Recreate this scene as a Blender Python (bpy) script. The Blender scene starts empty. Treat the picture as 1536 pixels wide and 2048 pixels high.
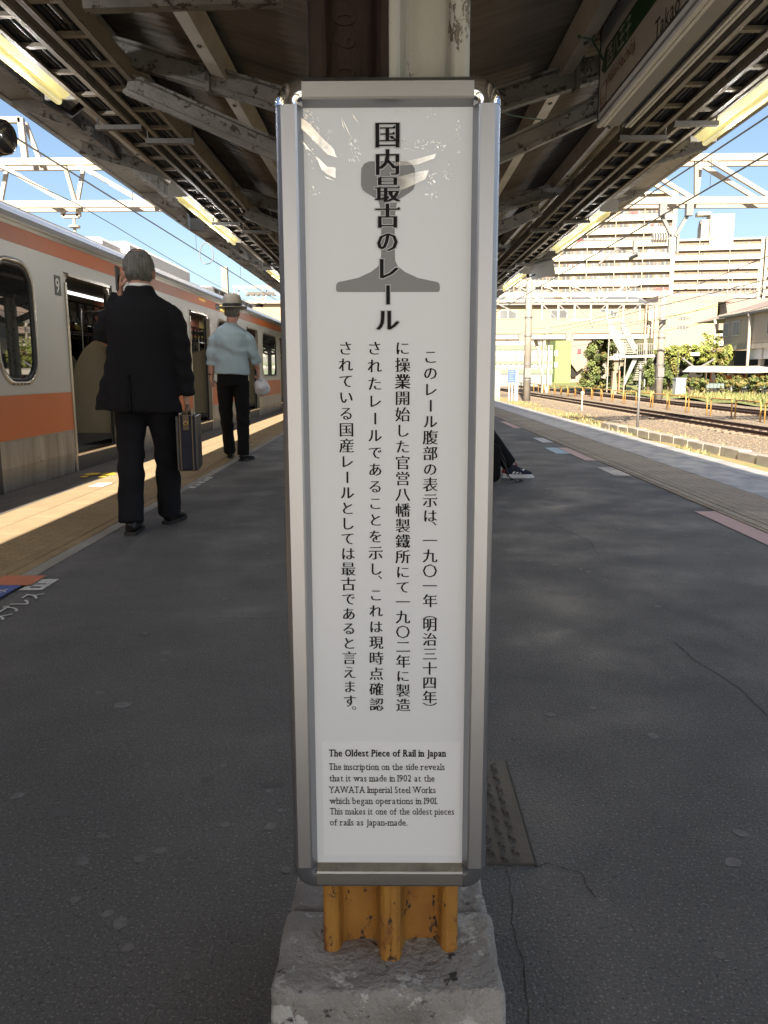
import bpy, bmesh, math, random
from mathutils import Vector, Matrix, noise
random.seed(7)
R = math.radians
sc = bpy.context.scene
col = sc.collection

# ------------------------------------------------------------------ camera, sky, sun, exposure
F, ROLL, CX, CY = 1600.0, R(0.2), 768, 1024
dx, dy = 785 - CX, 745 - CY
ux = dx * math.cos(ROLL) - dy * math.sin(ROLL)
uy = dx * math.sin(ROLL) + dy * math.cos(ROLL)
PITCH = math.atan(-uy / F)
YAW = math.atan(ux / F * math.cos(PITCH))
CF = Vector((-math.sin(YAW) * math.cos(PITCH), math.cos(YAW) * math.cos(PITCH), -math.sin(PITCH)))
_r = Vector((math.cos(YAW), math.sin(YAW), 0)); _u = _r.cross(CF)
CR = math.cos(ROLL) * _r - math.sin(ROLL) * _u
CU = math.sin(ROLL) * _r + math.cos(ROLL) * _u
CAM = Vector((0, 0, 1.0))
cd = bpy.data.cameras.new('camera'); cam = bpy.data.objects.new('camera', cd); col.objects.link(cam)
m = Matrix((CR, CU, -CF)).transposed().to_4x4(); m.translation = CAM
cam.matrix_world = m
cd.sensor_fit = 'VERTICAL'; cd.sensor_height = 36.0; cd.sensor_width = 27.0
cd.lens = 36.0 * F / 2048; cd.clip_start = 0.05; cd.clip_end = 3000
sc.camera = cam

def at(px, py, Y):
    """world point seen at a photo pixel, at distance Y along the platform"""
    d = CF + CR * ((px - CX) / F) - CU * ((py - CY) / F)
    return CAM + d * (Y / d.y)

SUN_EL, SUN_AZ = R(34), R(187.8)
w = bpy.data.worlds.new('World'); sc.world = w; w.use_nodes = True
nt = w.node_tree; nt.nodes.clear()
wo = nt.nodes.new('ShaderNodeOutputWorld'); bg = nt.nodes.new('ShaderNodeBackground'); sky = nt.nodes.new('ShaderNodeTexSky')
sky.sky_type = 'NISHITA'; sky.sun_disc = False; sky.sun_elevation = SUN_EL; sky.sun_rotation = SUN_AZ
sky.air_density = 1.0; sky.dust_density = 1.6; sky.ozone_density = 2.5
bg.inputs[1].default_value = 0.050
tn = nt.nodes.new('ShaderNodeMix'); tn.data_type = 'RGBA'; tn.blend_type = 'MULTIPLY'; tn.inputs[0].default_value = 1.0; tn.inputs[7].default_value = (1.0, 0.96, 0.93, 1)
nt.links.new(sky.outputs[0], tn.inputs[6]); nt.links.new(tn.outputs[2], bg.inputs[0]); nt.links.new(bg.outputs[0], wo.inputs[0])
sl = bpy.data.lights.new('sun', 'SUN'); sl.energy = 4.7; sl.angle = R(0.53); sl.color = (1.0, 0.875, 0.69)
so = bpy.data.objects.new('sun', sl); col.objects.link(so)
sd = Vector((math.sin(SUN_AZ) * math.cos(SUN_EL), math.cos(SUN_AZ) * math.cos(SUN_EL), math.sin(SUN_EL)))
so.rotation_euler = sd.to_track_quat('Z', 'Y').to_euler(); so.location = (0, -20, 30)
sc.view_settings.view_transform = 'Standard'; sc.view_settings.look = 'None'
sc.view_settings.exposure = 1.98; sc.view_settings.gamma = 1.0
sc.view_settings.use_curve_mapping = False
sc.render.engine = 'CYCLES'
sc.cycles.max_bounces = 8; sc.cycles.diffuse_bounces = 5; sc.cycles.caustics_reflective = False; sc.cycles.caustics_refractive = False
sc.cycles.sample_clamp_indirect = 8

# ------------------------------------------------------------------ materials
MATS = {}
def M(name, c, rough=0.6, metal=0.0, c2=None, amt=0.25, scale=6.0, bump=0.0, bscale=60.0, detail=6, spec=0.5,
      chip=None, cs=8.0, ct=0.62, stretch=None, coat=0.0, rvar=0.0, wave=None, emis=None, rand=0.0, coat_rough=0.05, chip2=None, c2s=3.0, c2t=0.6):
    """procedural surface: colour c blotched with c2 by noise, optional chips, relief and roughness variation"""
    if name in MATS: return MATS[name]
    mt = bpy.data.materials.new(name); mt.use_nodes = True; n = mt.node_tree; N = n.nodes; L = n.links
    b = N['Principled BSDF']
    b.inputs['Roughness'].default_value = rough; b.inputs['Metallic'].default_value = metal
    b.inputs['Specular IOR Level'].default_value = spec
    b.inputs['Coat Weight'].default_value = coat; b.inputs['Coat Roughness'].default_value = coat_rough
    tc = N.new('ShaderNodeTexCoord'); mp = N.new('ShaderNodeMapping'); L.new(tc.outputs['Object'], mp.inputs[0])
    if stretch: mp.inputs['Scale'].default_value = stretch
    c2 = c2 or tuple(x * 0.6 for x in c)
    def nz(s, d=detail, r=0.6):
        t = N.new('ShaderNodeTexNoise'); t.inputs['Scale'].default_value = s; t.inputs['Detail'].default_value = d
        t.inputs['Roughness'].default_value = r; L.new(mp.outputs[0], t.inputs['Vector']); return t
    def mix(f, a, bb):
        x = N.new('ShaderNodeMix'); x.data_type = 'RGBA'
        if isinstance(f, float): x.inputs[0].default_value = f
        else: L.new(f, x.inputs[0])
        for i, v in ((6, a), (7, bb)):
            if isinstance(v, tuple): x.inputs[i].default_value = v + (1,)
            else: L.new(v, x.inputs[i])
        return x.outputs[2]
    def ramp(src, a, bb):
        r_ = N.new('ShaderNodeMapRange'); r_.inputs[1].default_value = a; r_.inputs[2].default_value = bb
        L.new(src, r_.inputs[0]); return r_.outputs[0]
    t1 = nz(scale)
    lo = 0.5 - 0.22; hi = 0.5 + 0.22
    mul = N.new('ShaderNodeMath'); mul.operation = 'MULTIPLY'; L.new(ramp(t1.outputs[0], lo, hi), mul.inputs[0]); mul.inputs[1].default_value = amt * 2 if amt < 0.5 else 1.0
    out = mix(mul.outputs[0], c, c2)
    if chip:
        t = nz(cs, 8, 0.7); out = mix(ramp(t.outputs[0], ct, ct + 0.02), out, chip)
    if chip2:
        t = nz(c2s, 8, 0.7); out = mix(ramp(t.outputs[0], c2t, c2t + 0.05), out, chip2)
    if rand:
        oi = N.new('ShaderNodeObjectInfo'); hs = N.new('ShaderNodeHueSaturation')
        mr = N.new('ShaderNodeMapRange'); mr.inputs[3].default_value = 1 - rand; mr.inputs[4].default_value = 1 + rand
        L.new(oi.outputs['Random'], mr.inputs[0]); L.new(mr.outputs[0], hs.inputs['Value']); L.new(out, hs.inputs['Color']); out = hs.outputs[0]
    L.new(out, b.inputs['Base Color'])
    if rvar:
        rr = N.new('ShaderNodeMapRange'); rr.inputs[1].default_value = .3; rr.inputs[2].default_value = .7
        rr.inputs[3].default_value = max(0, rough - rvar); rr.inputs[4].default_value = min(1, rough + rvar)
        L.new(nz(scale * 1.7).outputs[0], rr.inputs[0]); L.new(rr.outputs[0], b.inputs['Roughness'])
    if bump:
        bp = N.new('ShaderNodeBump'); bp.inputs['Strength'].default_value = bump; bp.inputs['Distance'].default_value = 0.01
        L.new(nz(bscale, 4).outputs[0], bp.inputs['Height']); L.new(bp.outputs[0], b.inputs['Normal'])
        if coat: pass
    if emis:
        b.inputs['Emission Color'].default_value = emis[:3] + (1,); b.inputs['Emission Strength'].default_value = emis[3]
    MATS[name] = mt
    return mt

asphalt = M('asphalt', (0.160, 0.157, 0.154), .68, c2=(0.120, 0.118, 0.116), amt=.5, scale=1.3, bump=1.0, bscale=150, rvar=.24, spec=.45, chip=(0.34, 0.33, 0.31), cs=170, ct=.575, chip2=(0.070, 0.067, 0.065), c2s=120, c2t=.565)
concrete_dark = M('worn_concrete', (0.16, 0.145, 0.13), .8, c2=(0.08, 0.075, 0.07), amt=.5, scale=2.5, bump=.3, bscale=60, stretch=(3, .6, 1))
concrete = M('concrete', (0.36, 0.34, 0.30), .8, c2=(0.22, 0.20, 0.18), amt=.5, scale=2, bump=.3, bscale=50)
slab_cream = M('cream_painted_slab', (0.33, 0.25, 0.155), .85, c2=(0.26, 0.19, 0.115), amt=.5, scale=5, bump=.15, bscale=80, chip=(0.20, .165, .12), cs=18, ct=.60, rand=.05)
slab_grey = M('pale_edge_slab', (0.40, 0.39, 0.38), .42, c2=(0.17, 0.17, 0.18), amt=.5, scale=2.2, bump=.15, bscale=60, rand=.12, rvar=.15)
tile_ochre = M('ochre_tactile_tile', (0.33, 0.235, 0.12), .75, c2=(0.25, 0.175, 0.09), amt=.5, scale=9, bump=.1, rand=.10)
tile_beige = M('beige_tactile_tile', (0.47, 0.39, 0.295), .7, c2=(0.31, 0.255, 0.19), amt=.5, scale=9, bump=.1, rand=.10)
gum = M('trodden_gum', (0.24, 0.235, 0.23), .7, c2=(0.14, 0.135, 0.13), amt=.5, scale=60, bump=.2, bscale=200)
gum_dark = M('dark_stain', (0.075, 0.075, 0.08), .6, c2=(0.10, 0.10, 0.10), amt=.4, scale=60)
white_print = M('white_print', (0.72, 0.72, 0.70), .6, c2=(0.45, 0.45, 0.44), amt=.5, scale=30)
pink_print = M('pink_sticker', (0.62, 0.40, 0.36), .6, c2=(0.50, 0.34, 0.30), amt=.4, scale=20)
blue_print = M('pale_blue_sticker', (0.38, 0.55, 0.66), .6, amt=.2)
deep_blue_print = M('blue_sticker', (0.08, 0.12, 0.36), .6, amt=.2)
orange_print = M('orange_sticker', (0.60, 0.20, 0.10), .6, amt=.2)
yellow_print = M('yellow_paint', (0.75, 0.52, 0.05), .6, c2=(.55, .38, .05), amt=.4, scale=15)
steel_dark = M('dark_painted_steel', (0.06, 0.055, 0.05), .55, c2=(0.11, 0.10, 0.09), amt=.4, scale=14, bump=.2)
canopy_steel = M('canopy_steel', (0.23, 0.22, 0.205), .65, c2=(0.12, 0.115, 0.105), amt=.5, scale=5, bump=.6, bscale=40, chip=(0.04, 0.028, 0.02), cs=14, ct=.56)
canopy_wood = M('painted_purlin_wood', (0.50, 0.47, 0.42), .7, c2=(0.30, 0.27, 0.23), amt=.4, scale=4, bump=.2, chip=(0.10, .08, .065), cs=9, ct=.68)
tray_paint = M('cable_tray_paint', (0.22, 0.19, 0.15), .55, c2=(0.15, 0.13, 0.105), amt=.4, scale=8)
cable_black = M('black_cable', (0.02, 0.02, 0.022), .45, c2=(0.05, 0.05, 0.055), amt=.3, scale=20)
sheet_roof = M('corrugated_roof_sheet', (0.16, 0.138, 0.115), .6, c2=(0.085, 0.072, 0.06), amt=.5, scale=1.5, stretch=(1, 3, 1), rand=.12, bump=.1)
fascia_paint = M('fascia_paint', (0.20, 0.18, 0.155), .6, c2=(0.12, .105, .09), amt=.4, scale=3, bump=.2, chip=(0.06, .045, .035), cs=14, ct=.58)
lamp_shell = M('lamp_housing', (0.42, 0.41, 0.39), .45, amt=.15)
lamp_brown = M('lamp_body_paint', (0.17, 0.155, 0.135), .5, amt=.2)
tube_glass = M('lit_cream_diffuser', (0.55, 0.47, 0.20), .5, c2=(.50, .42, .17), amt=.3, emis=(1.0, 0.86, 0.36, 0.15))
alu = M('brushed_aluminium', (0.40, 0.41, 0.44), .42, 1.0, c2=(0.36, 0.37, 0.40), amt=.3, scale=30, stretch=(60, 60, 1))
alu_h = M('brushed_aluminium_rail', (0.36, 0.355, 0.35), .38, 1.0, c2=(0.32, 0.315, 0.31), amt=.3, scale=30, stretch=(1, 60, 60))
alu_side = M('aluminium_lip', (0.38, 0.39, 0.41), .4, .9, amt=.15)
chrome = M('chrome_corner', (0.72, 0.72, 0.74), .07, 1.0, amt=.05)
plastic_corner = M('grey_plastic_corner', (0.085, 0.09, 0.10), .28, 0, amt=.2)
dirt_lip = M('dusty_frame_lip', (0.26, 0.235, 0.18), .85, c2=(0.13, .115, .09), amt=.5, scale=40, bump=.3, bscale=200)
def poster_mat():
    mt = M('poster_paper', (0.735, 0.765, 0.81), .5, c2=(0.69, .72, .765), amt=.3, scale=3, coat=.6, coat_rough=.30)
    n = mt.node_tree; N = n.nodes; L = n.links; b = N['Principled BSDF']
    tc = N.new('ShaderNodeTexCoord'); mp = N.new('ShaderNodeMapping'); L.new(tc.outputs['Object'], mp.inputs[0])
    mp.inputs['Scale'].default_value = (1, 1, .55); mp.inputs['Rotation'].default_value = (0, R(28), 0)
    t = N.new('ShaderNodeTexNoise'); t.inputs['Scale'].default_value = 17; t.inputs['Detail'].default_value = 5; t.inputs['Distortion'].default_value = .5
    L.new(mp.outputs[0], t.inputs['Vector'])
    sx = N.new('ShaderNodeSeparateXYZ'); L.new(tc.outputs['Object'], sx.inputs[0])
    mr = N.new('ShaderNodeMapRange'); mr.inputs[1].default_value = 1.08; mr.inputs[2].default_value = 1.20; mr.inputs[3].default_value = .03; mr.inputs[4].default_value = 1
    L.new(sx.outputs[2], mr.inputs[0])
    mu = N.new('ShaderNodeMath'); mu.operation = 'MULTIPLY'; L.new(t.outputs[0], mu.inputs[0]); L.new(mr.outputs[0], mu.inputs[1])
    bp = N.new('ShaderNodeBump'); bp.inputs['Strength'].default_value = .3; bp.inputs['Distance'].default_value = .01
    L.new(mu.outputs[0], bp.inputs['Height']); L.new(bp.outputs[0], b.inputs['Coat Normal'])
    return mt
poster = poster_mat()
paper2 = M('pasted_paper', (0.78, 0.81, 0.85), .45, c2=(.78, .79, .81), amt=.3, scale=5, coat=.3, coat_rough=.3)
ink = M('black_ink', (0.010, 0.010, 0.011), .6, amt=.1, spec=.15)
ink_edge = M('light_grey_ink', (0.55, 0.56, 0.58), .5, amt=.1)
rail_ink = M('grey_ink', (0.235, 0.24, 0.25), .5, c2=(.21, .215, .225), amt=.3)
yellow_rail = M('chipped_yellow_paint', (0.43, 0.215, 0.035), .65, c2=(0.27, 0.115, 0.022), amt=.6, scale=12, bump=.5, bscale=60, chip=(0.03, 0.022, 0.018), cs=55, ct=.585, stretch=(1, 1, .55), chip2=(.20, .08, .02), c2s=16, c2t=.56)
brown_rail = M('rusty_brown_rail', (0.020, 0.012, 0.009), .65, spec=.15, c2=(0.045, 0.028, 0.020), amt=.4, scale=10, bump=.5, bscale=70, stretch=(1, 1, .4))
cream_rail = M('peeling_cream_paint', (0.40, 0.385, 0.33), .5, c2=(0.29, 0.275, 0.225), amt=.5, scale=6, bump=.4, bscale=30, chip=(0.055, 0.035, 0.028), cs=22, ct=.565, stretch=(1, 1, .6), chip2=(.20, .17, .11), c2s=11, c2t=.56)
plinth_mat = M('stained_plinth_concrete', (0.42, 0.41, 0.39), .9, c2=(0.20, 0.185, 0.17), amt=.6, scale=7, bump=1.0, bscale=70, chip=(0.50, 0.50, 0.48), cs=17, ct=.57, chip2=(0.045, .04, .038), c2s=30, c2t=.60)
plinth_side = M('plinth_whitewash', (0.50, 0.50, 0.49), .85, c2=(0.25, 0.24, 0.23), amt=.5, scale=12, bump=.9, bscale=70, chip=(0.05, 0.045, 0.04), cs=48, ct=.64)
checker = M('checker_plate_steel', (0.125, 0.115, 0.102), .42, .3, c2=(0.075, .068, .06), amt=.4, scale=8, bump=.15, bscale=120)
train_paint = M('train_grey_paint', (0.42, 0.415, 0.405), .48, .25, c2=(0.37, 0.365, 0.355), amt=.4, scale=1.2, stretch=(1, 1, .3))
train_steel = M('train_dirty_steel', (0.36, 0.335, 0.30), .42, .35, c2=(0.14, 0.12, 0.10), amt=.5, scale=2.2, stretch=(1, 2.4, .35))
train_orange = M('train_orange_stripe', (0.44, 0.110, 0.022), .5, c2=(0.38, 0.092, 0.018), amt=.3, scale=2)
train_roof = M('train_roof_edge', (0.62, 0.64, 0.68), .25, .6, amt=.1)
train_roof_dark = M('train_roof_grey', (0.19, 0.18, 0.17), .6, c2=(.13, .12, .115), amt=.4, scale=2)
train_trim = M('train_trim', (0.42, 0.385, 0.33), .3, .6, amt=.1)
rubber = M('black_rubber', (0.015, 0.015, 0.016), .5, amt=.2)
dark_glass = M('dark_window_glass', (0.010, 0.013, 0.014), .02, 0, amt=.1, spec=.9, coat=.5, coat_rough=.0)
seat_panel = M('train_seat_panel', (0.30, 0.26, 0.18), .5, amt=.15)
train_floor = M('train_floor', (0.10, 0.10, 0.095), .7, c2=(.1, .11, .11), amt=.3)
train_in = M('train_interior_wall', (0.42, 0.40, 0.35), .5, amt=.15)
poster_brown = M('hanging_advert', (0.45, 0.16, 0.09), .5, amt=.3, scale=12)
stainless = M('stainless_steel', (0.6, 0.6, 0.6), .2, 1, amt=.1)
seat_cloth = M('brown_seat_cloth', (0.20, 0.07, 0.04), .8, amt=.3)
led_amber = M('amber_display', (0.5, 0.4, 0.05), .4, amt=.2, emis=(1.0, .75, .08, .55))
red_lamp = M('red_side_lamp', (0.7, 0.05, 0.04), .4, emis=(1, .05, .03, 1.5), amt=.1)
gravel = M('ballast_ground', (0.215, 0.17, 0.12), .9, c2=(0.125, 0.095, 0.07), amt=.6, scale=9, bump=1.0, bscale=26, chip=(0.36, .30, .22), cs=13, ct=.57)
dry_earth = M('dry_grass_earth', (0.29, 0.21, 0.10), .9, c2=(0.22, 0.19, 0.09), amt=.6, scale=1.6, bump=.8, bscale=12, chip=(0.16, .20, .07), cs=1.1, ct=.58)
grass_m = M('grass', (0.14, 0.19, 0.05), .8, c2=(0.20, 0.19, 0.08), amt=.6, scale=1.3, bump=.8, bscale=10)
far_ground = M('far_ground', (0.26, 0.23, 0.18), .9, c2=(0.16, .16, .11), amt=.5, scale=.2)
stone_m = M('ballast_stone', (0.25, 0.20, 0.145), .9, c2=(0.16, .12, .08), amt=.6, scale=6, bump=.3)
rail_rust = M('rusty_rail', (0.065, 0.030, 0.017), .8, c2=(0.04, .02, .012), amt=.4, scale=3)
rail_top = M('worn_rail_head', (0.42, 0.34, 0.28), .35, .7, amt=.2)
sleeper_m = M('concrete_sleeper', (0.22, 0.175, 0.13), .9, amt=.3)
hoop_m = M('yellow_hoop_paint', (0.46, 0.26, 0.065), .5, c2=(.40, .22, .06), amt=.4, scale=4)
pole_conc = M('spun_concrete_pole', (0.30, 0.27, 0.24), .8, c2=(0.20, 0.18, 0.16), amt=.5, scale=1.5, bump=.2, bscale=20)
gantry_white = M('gantry_white_paint', (0.37, 0.32, 0.27), .5, c2=(.30, .26, .22), amt=.3, scale=2)
gantry_grey = M('galvanised_steel', (0.20, 0.20, 0.205), .5, .3, c2=(.15, .15, .155), amt=.3, scale=2)
wire_m = M('overhead_wire', (0.10, 0.11, 0.11), .5, .3, amt=.2)
cream_wall = M('cream_cladding', (0.30, 0.235, 0.165), .7, c2=(.28, .22, .155), amt=.3, scale=.4, stretch=(3, 3, .4))
yellow_wall = M('pale_yellow_cladding', (0.38, 0.345, 0.19), .7, c2=(.36, .33, .18), amt=.3, scale=.4, stretch=(3, 3, .4))
pink_wall = M('pale_pink_cladding', (0.26, 0.20, 0.18), .7, amt=.1, scale=.5)
white_paint = M('white_painted_steel', (0.42, 0.39, 0.35), .5, c2=(.34, .31, .27), amt=.3, scale=1.5)
grey_roof = M('ribbed_grey_roof', (0.20, 0.20, 0.21), .5, c2=(.16, .16, .17), amt=.3, scale=1)
brown_roof = M('ribbed_brown_roof', (0.14, 0.11, 0.08), .6, amt=.2)
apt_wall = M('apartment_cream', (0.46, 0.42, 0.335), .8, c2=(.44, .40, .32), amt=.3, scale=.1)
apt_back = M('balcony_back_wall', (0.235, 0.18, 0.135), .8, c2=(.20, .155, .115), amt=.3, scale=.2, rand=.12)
apt_white = M('apartment_white', (0.50, 0.47, 0.395), .8, amt=.08, scale=.1)
apt_shade = M('shaded_louvre_grey', (0.33, 0.31, 0.29), .7, amt=.3, scale=.5)
win_m = M('far_window_glass', (0.07, 0.078, 0.085), .4, 0, c2=(.15, .155, .16), amt=.4, scale=.5, rand=.5)
win_dark = M('dark_opening', (0.10, 0.075, 0.06), .5, amt=.2)
green_wall_m = M('green_cladding', (0.22, 0.29, 0.09), .7, c2=(.205, .275, .085), amt=.2, scale=.5)
pale_green = M('pale_green_panel', (0.16, 0.20, 0.14), .6, c2=(.145, .185, .13), amt=.3, scale=.3)
pale_blue_wall = M('pale_blue_wall', (0.21, 0.22, 0.22), .6, amt=.1, scale=.3)
leaf_a = M('leaf_green', (0.095, 0.135, 0.035), .7, c2=(0.17, 0.19, 0.06), amt=.6, scale=.8)
leaf_b = M('leaf_dark_green', (0.045, 0.080, 0.022), .7, c2=(0.10, .12, .035), amt=.6, scale=.8)
leaf_c = M('leaf_autumn', (0.22, 0.16, 0.05), .7, c2=(.13, .14, .04), amt=.6, scale=1.0)
bark = M('bark', (0.14, 0.10, 0.07), .9, amt=.4)
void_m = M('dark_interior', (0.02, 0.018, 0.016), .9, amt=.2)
red_m = M('red_orange_steel', (0.50, 0.13, 0.05), .6, amt=.3, scale=1)
teal_box = M('slate_crate', (0.16, 0.21, 0.21), .6, amt=.3)
sign_blue = M('blue_sign_face', (0.06, 0.12, 0.36), .5, amt=.2)
cloth_mats = [M('laundry_white', (.8, .8, .78), .9, amt=.1), M('laundry_red', (.42, .10, .10), .9, amt=.3, scale=3), M('laundry_blue', (.35, .45, .60), .9, amt=.2), M('laundry_orange', (.65, .40, .25), .9, amt=.2)]
skin = M('skin', (0.42, 0.235, 0.165), .55, c2=(0.36, .18, .13), amt=.4, scale=25)
skin_pale = M('skin_pale', (0.50, 0.28, 0.21), .55, c2=(0.42, .20, .15), amt=.4, scale=25)
suit = M('black_suit_cloth', (0.0095, 0.0095, 0.0120), .95, c2=(0.0105, .0105, .0135), amt=.4, scale=4, bump=.25, bscale=9, spec=.2)
trouser = M('charcoal_trouser_cloth', (0.010, 0.0105, 0.0135), .95, c2=(0.0145, .0145, .0185), amt=.4, scale=4, bump=.3, bscale=10, spec=.2)
black_cloth = M('black_cloth', (0.0085, 0.0085, 0.010), .9, amt=.3, bump=.25, bscale=10, spec=.2)
shirt_blue = M('pale_blue_cotton', (0.34, 0.44, 0.49), .85, c2=(0.30, .40, .45), amt=.4, scale=8, bump=.35, bscale=10)
white_cloth = M('white_cotton', (0.75, 0.75, 0.75), .8, amt=.1)
hair_m = M('grey_hair', (0.055, 0.052, 0.048), .6, c2=(0.22, 0.215, 0.205), amt=.6, scale=22, bump=1.0, bscale=90, stretch=(3, 3, .5))
hat_m = M('grey_felt', (0.34, 0.31, 0.27), .9, amt=.2, scale=10)
leather = M('black_leather', (0.018, 0.015, 0.014), .32, amt=.3, bump=.2)
navy = M('navy_fabric', (0.011, 0.014, 0.030), .8, amt=.3, bump=.2)
tan_leather = M('tan_leather_trim', (0.13, 0.085, 0.045), .5, amt=.3)
brass = M('brass', (0.55, 0.38, 0.15), .3, 1, amt=.1)
shoe_navy = M('navy_mesh', (0.018, 0.022, 0.045), .8, amt=.3, bump=.3, bscale=200)
shoe_white = M('white_foam_sole', (0.70, 0.70, 0.69), .5, amt=.1)
red_cloth = M('red_fabric', (0.35, 0.03, 0.03), .7, amt=.2)
bag_white = M('white_plastic_bag', (0.70, 0.70, 0.74), .35, c2=(.55, .55, .60), amt=.4, scale=14, bump=.8, bscale=20)
jr_white = M('name_sign_face', (0.85, 0.85, 0.83), .4, amt=.1)
jr_green = M('name_sign_green', (0.05, 0.13, 0.06), .4, amt=.1)
jr_grey = M('name_sign_frame', (0.33, 0.32, 0.31), .45, .4, amt=.15)
jr_orange = M('name_sign_orange', (0.40, 0.16, 0.08), .4, amt=.1)
green_rope = M('green_cord', (0.03, 0.10, 0.06), .6, amt=.2)
bench_m = M('bench_plastic', (0.10, 0.16, 0.28), .5, amt=.2)
def sky_sheet():
    mt = bpy.data.materials.new('translucent_roof_light'); mt.use_nodes = True; n = mt.node_tree; N = n.nodes
    tb = N.new('ShaderNodeBsdfTranslucent'); tb.inputs[0].default_value = (.8, .82, .82, 1)
    t = N.new('ShaderNodeTexNoise'); t.inputs['Scale'].default_value = 4
    mx = N.new('ShaderNodeMixShader'); n.links.new(t.outputs[0], mx.inputs[0])
    db = N.new('ShaderNodeBsdfDiffuse'); db.inputs[0].default_value = (.6, .6, .58, 1)
    n.links.new(tb.outputs[0], mx.inputs[1]); n.links.new(db.outputs[0], mx.inputs[2]); n.links.new(mx.outputs[0], N['Material Output'].inputs[0])
    return mt
roof_light = sky_sheet()
def tint():
    mt = bpy.data.materials.new('green_tinted_glass'); mt.use_nodes = True; n = mt.node_tree; N = n.nodes
    a = N.new('ShaderNodeBsdfTransparent'); a.inputs[0].default_value = (.16, .21, .18, 1); g = N.new('ShaderNodeBsdfGlossy'); g.inputs['Roughness'].default_value = .03
    f = N.new('ShaderNodeFresnel'); mx = N.new('ShaderNodeMixShader'); n.links.new(f.outputs[0], mx.inputs[0]); n.links.new(a.outputs[0], mx.inputs[1]); n.links.new(g.outputs[0], mx.inputs[2]); n.links.new(mx.outputs[0], N['Material Output'].inputs[0])
    return mt
tinted = tint()

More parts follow.
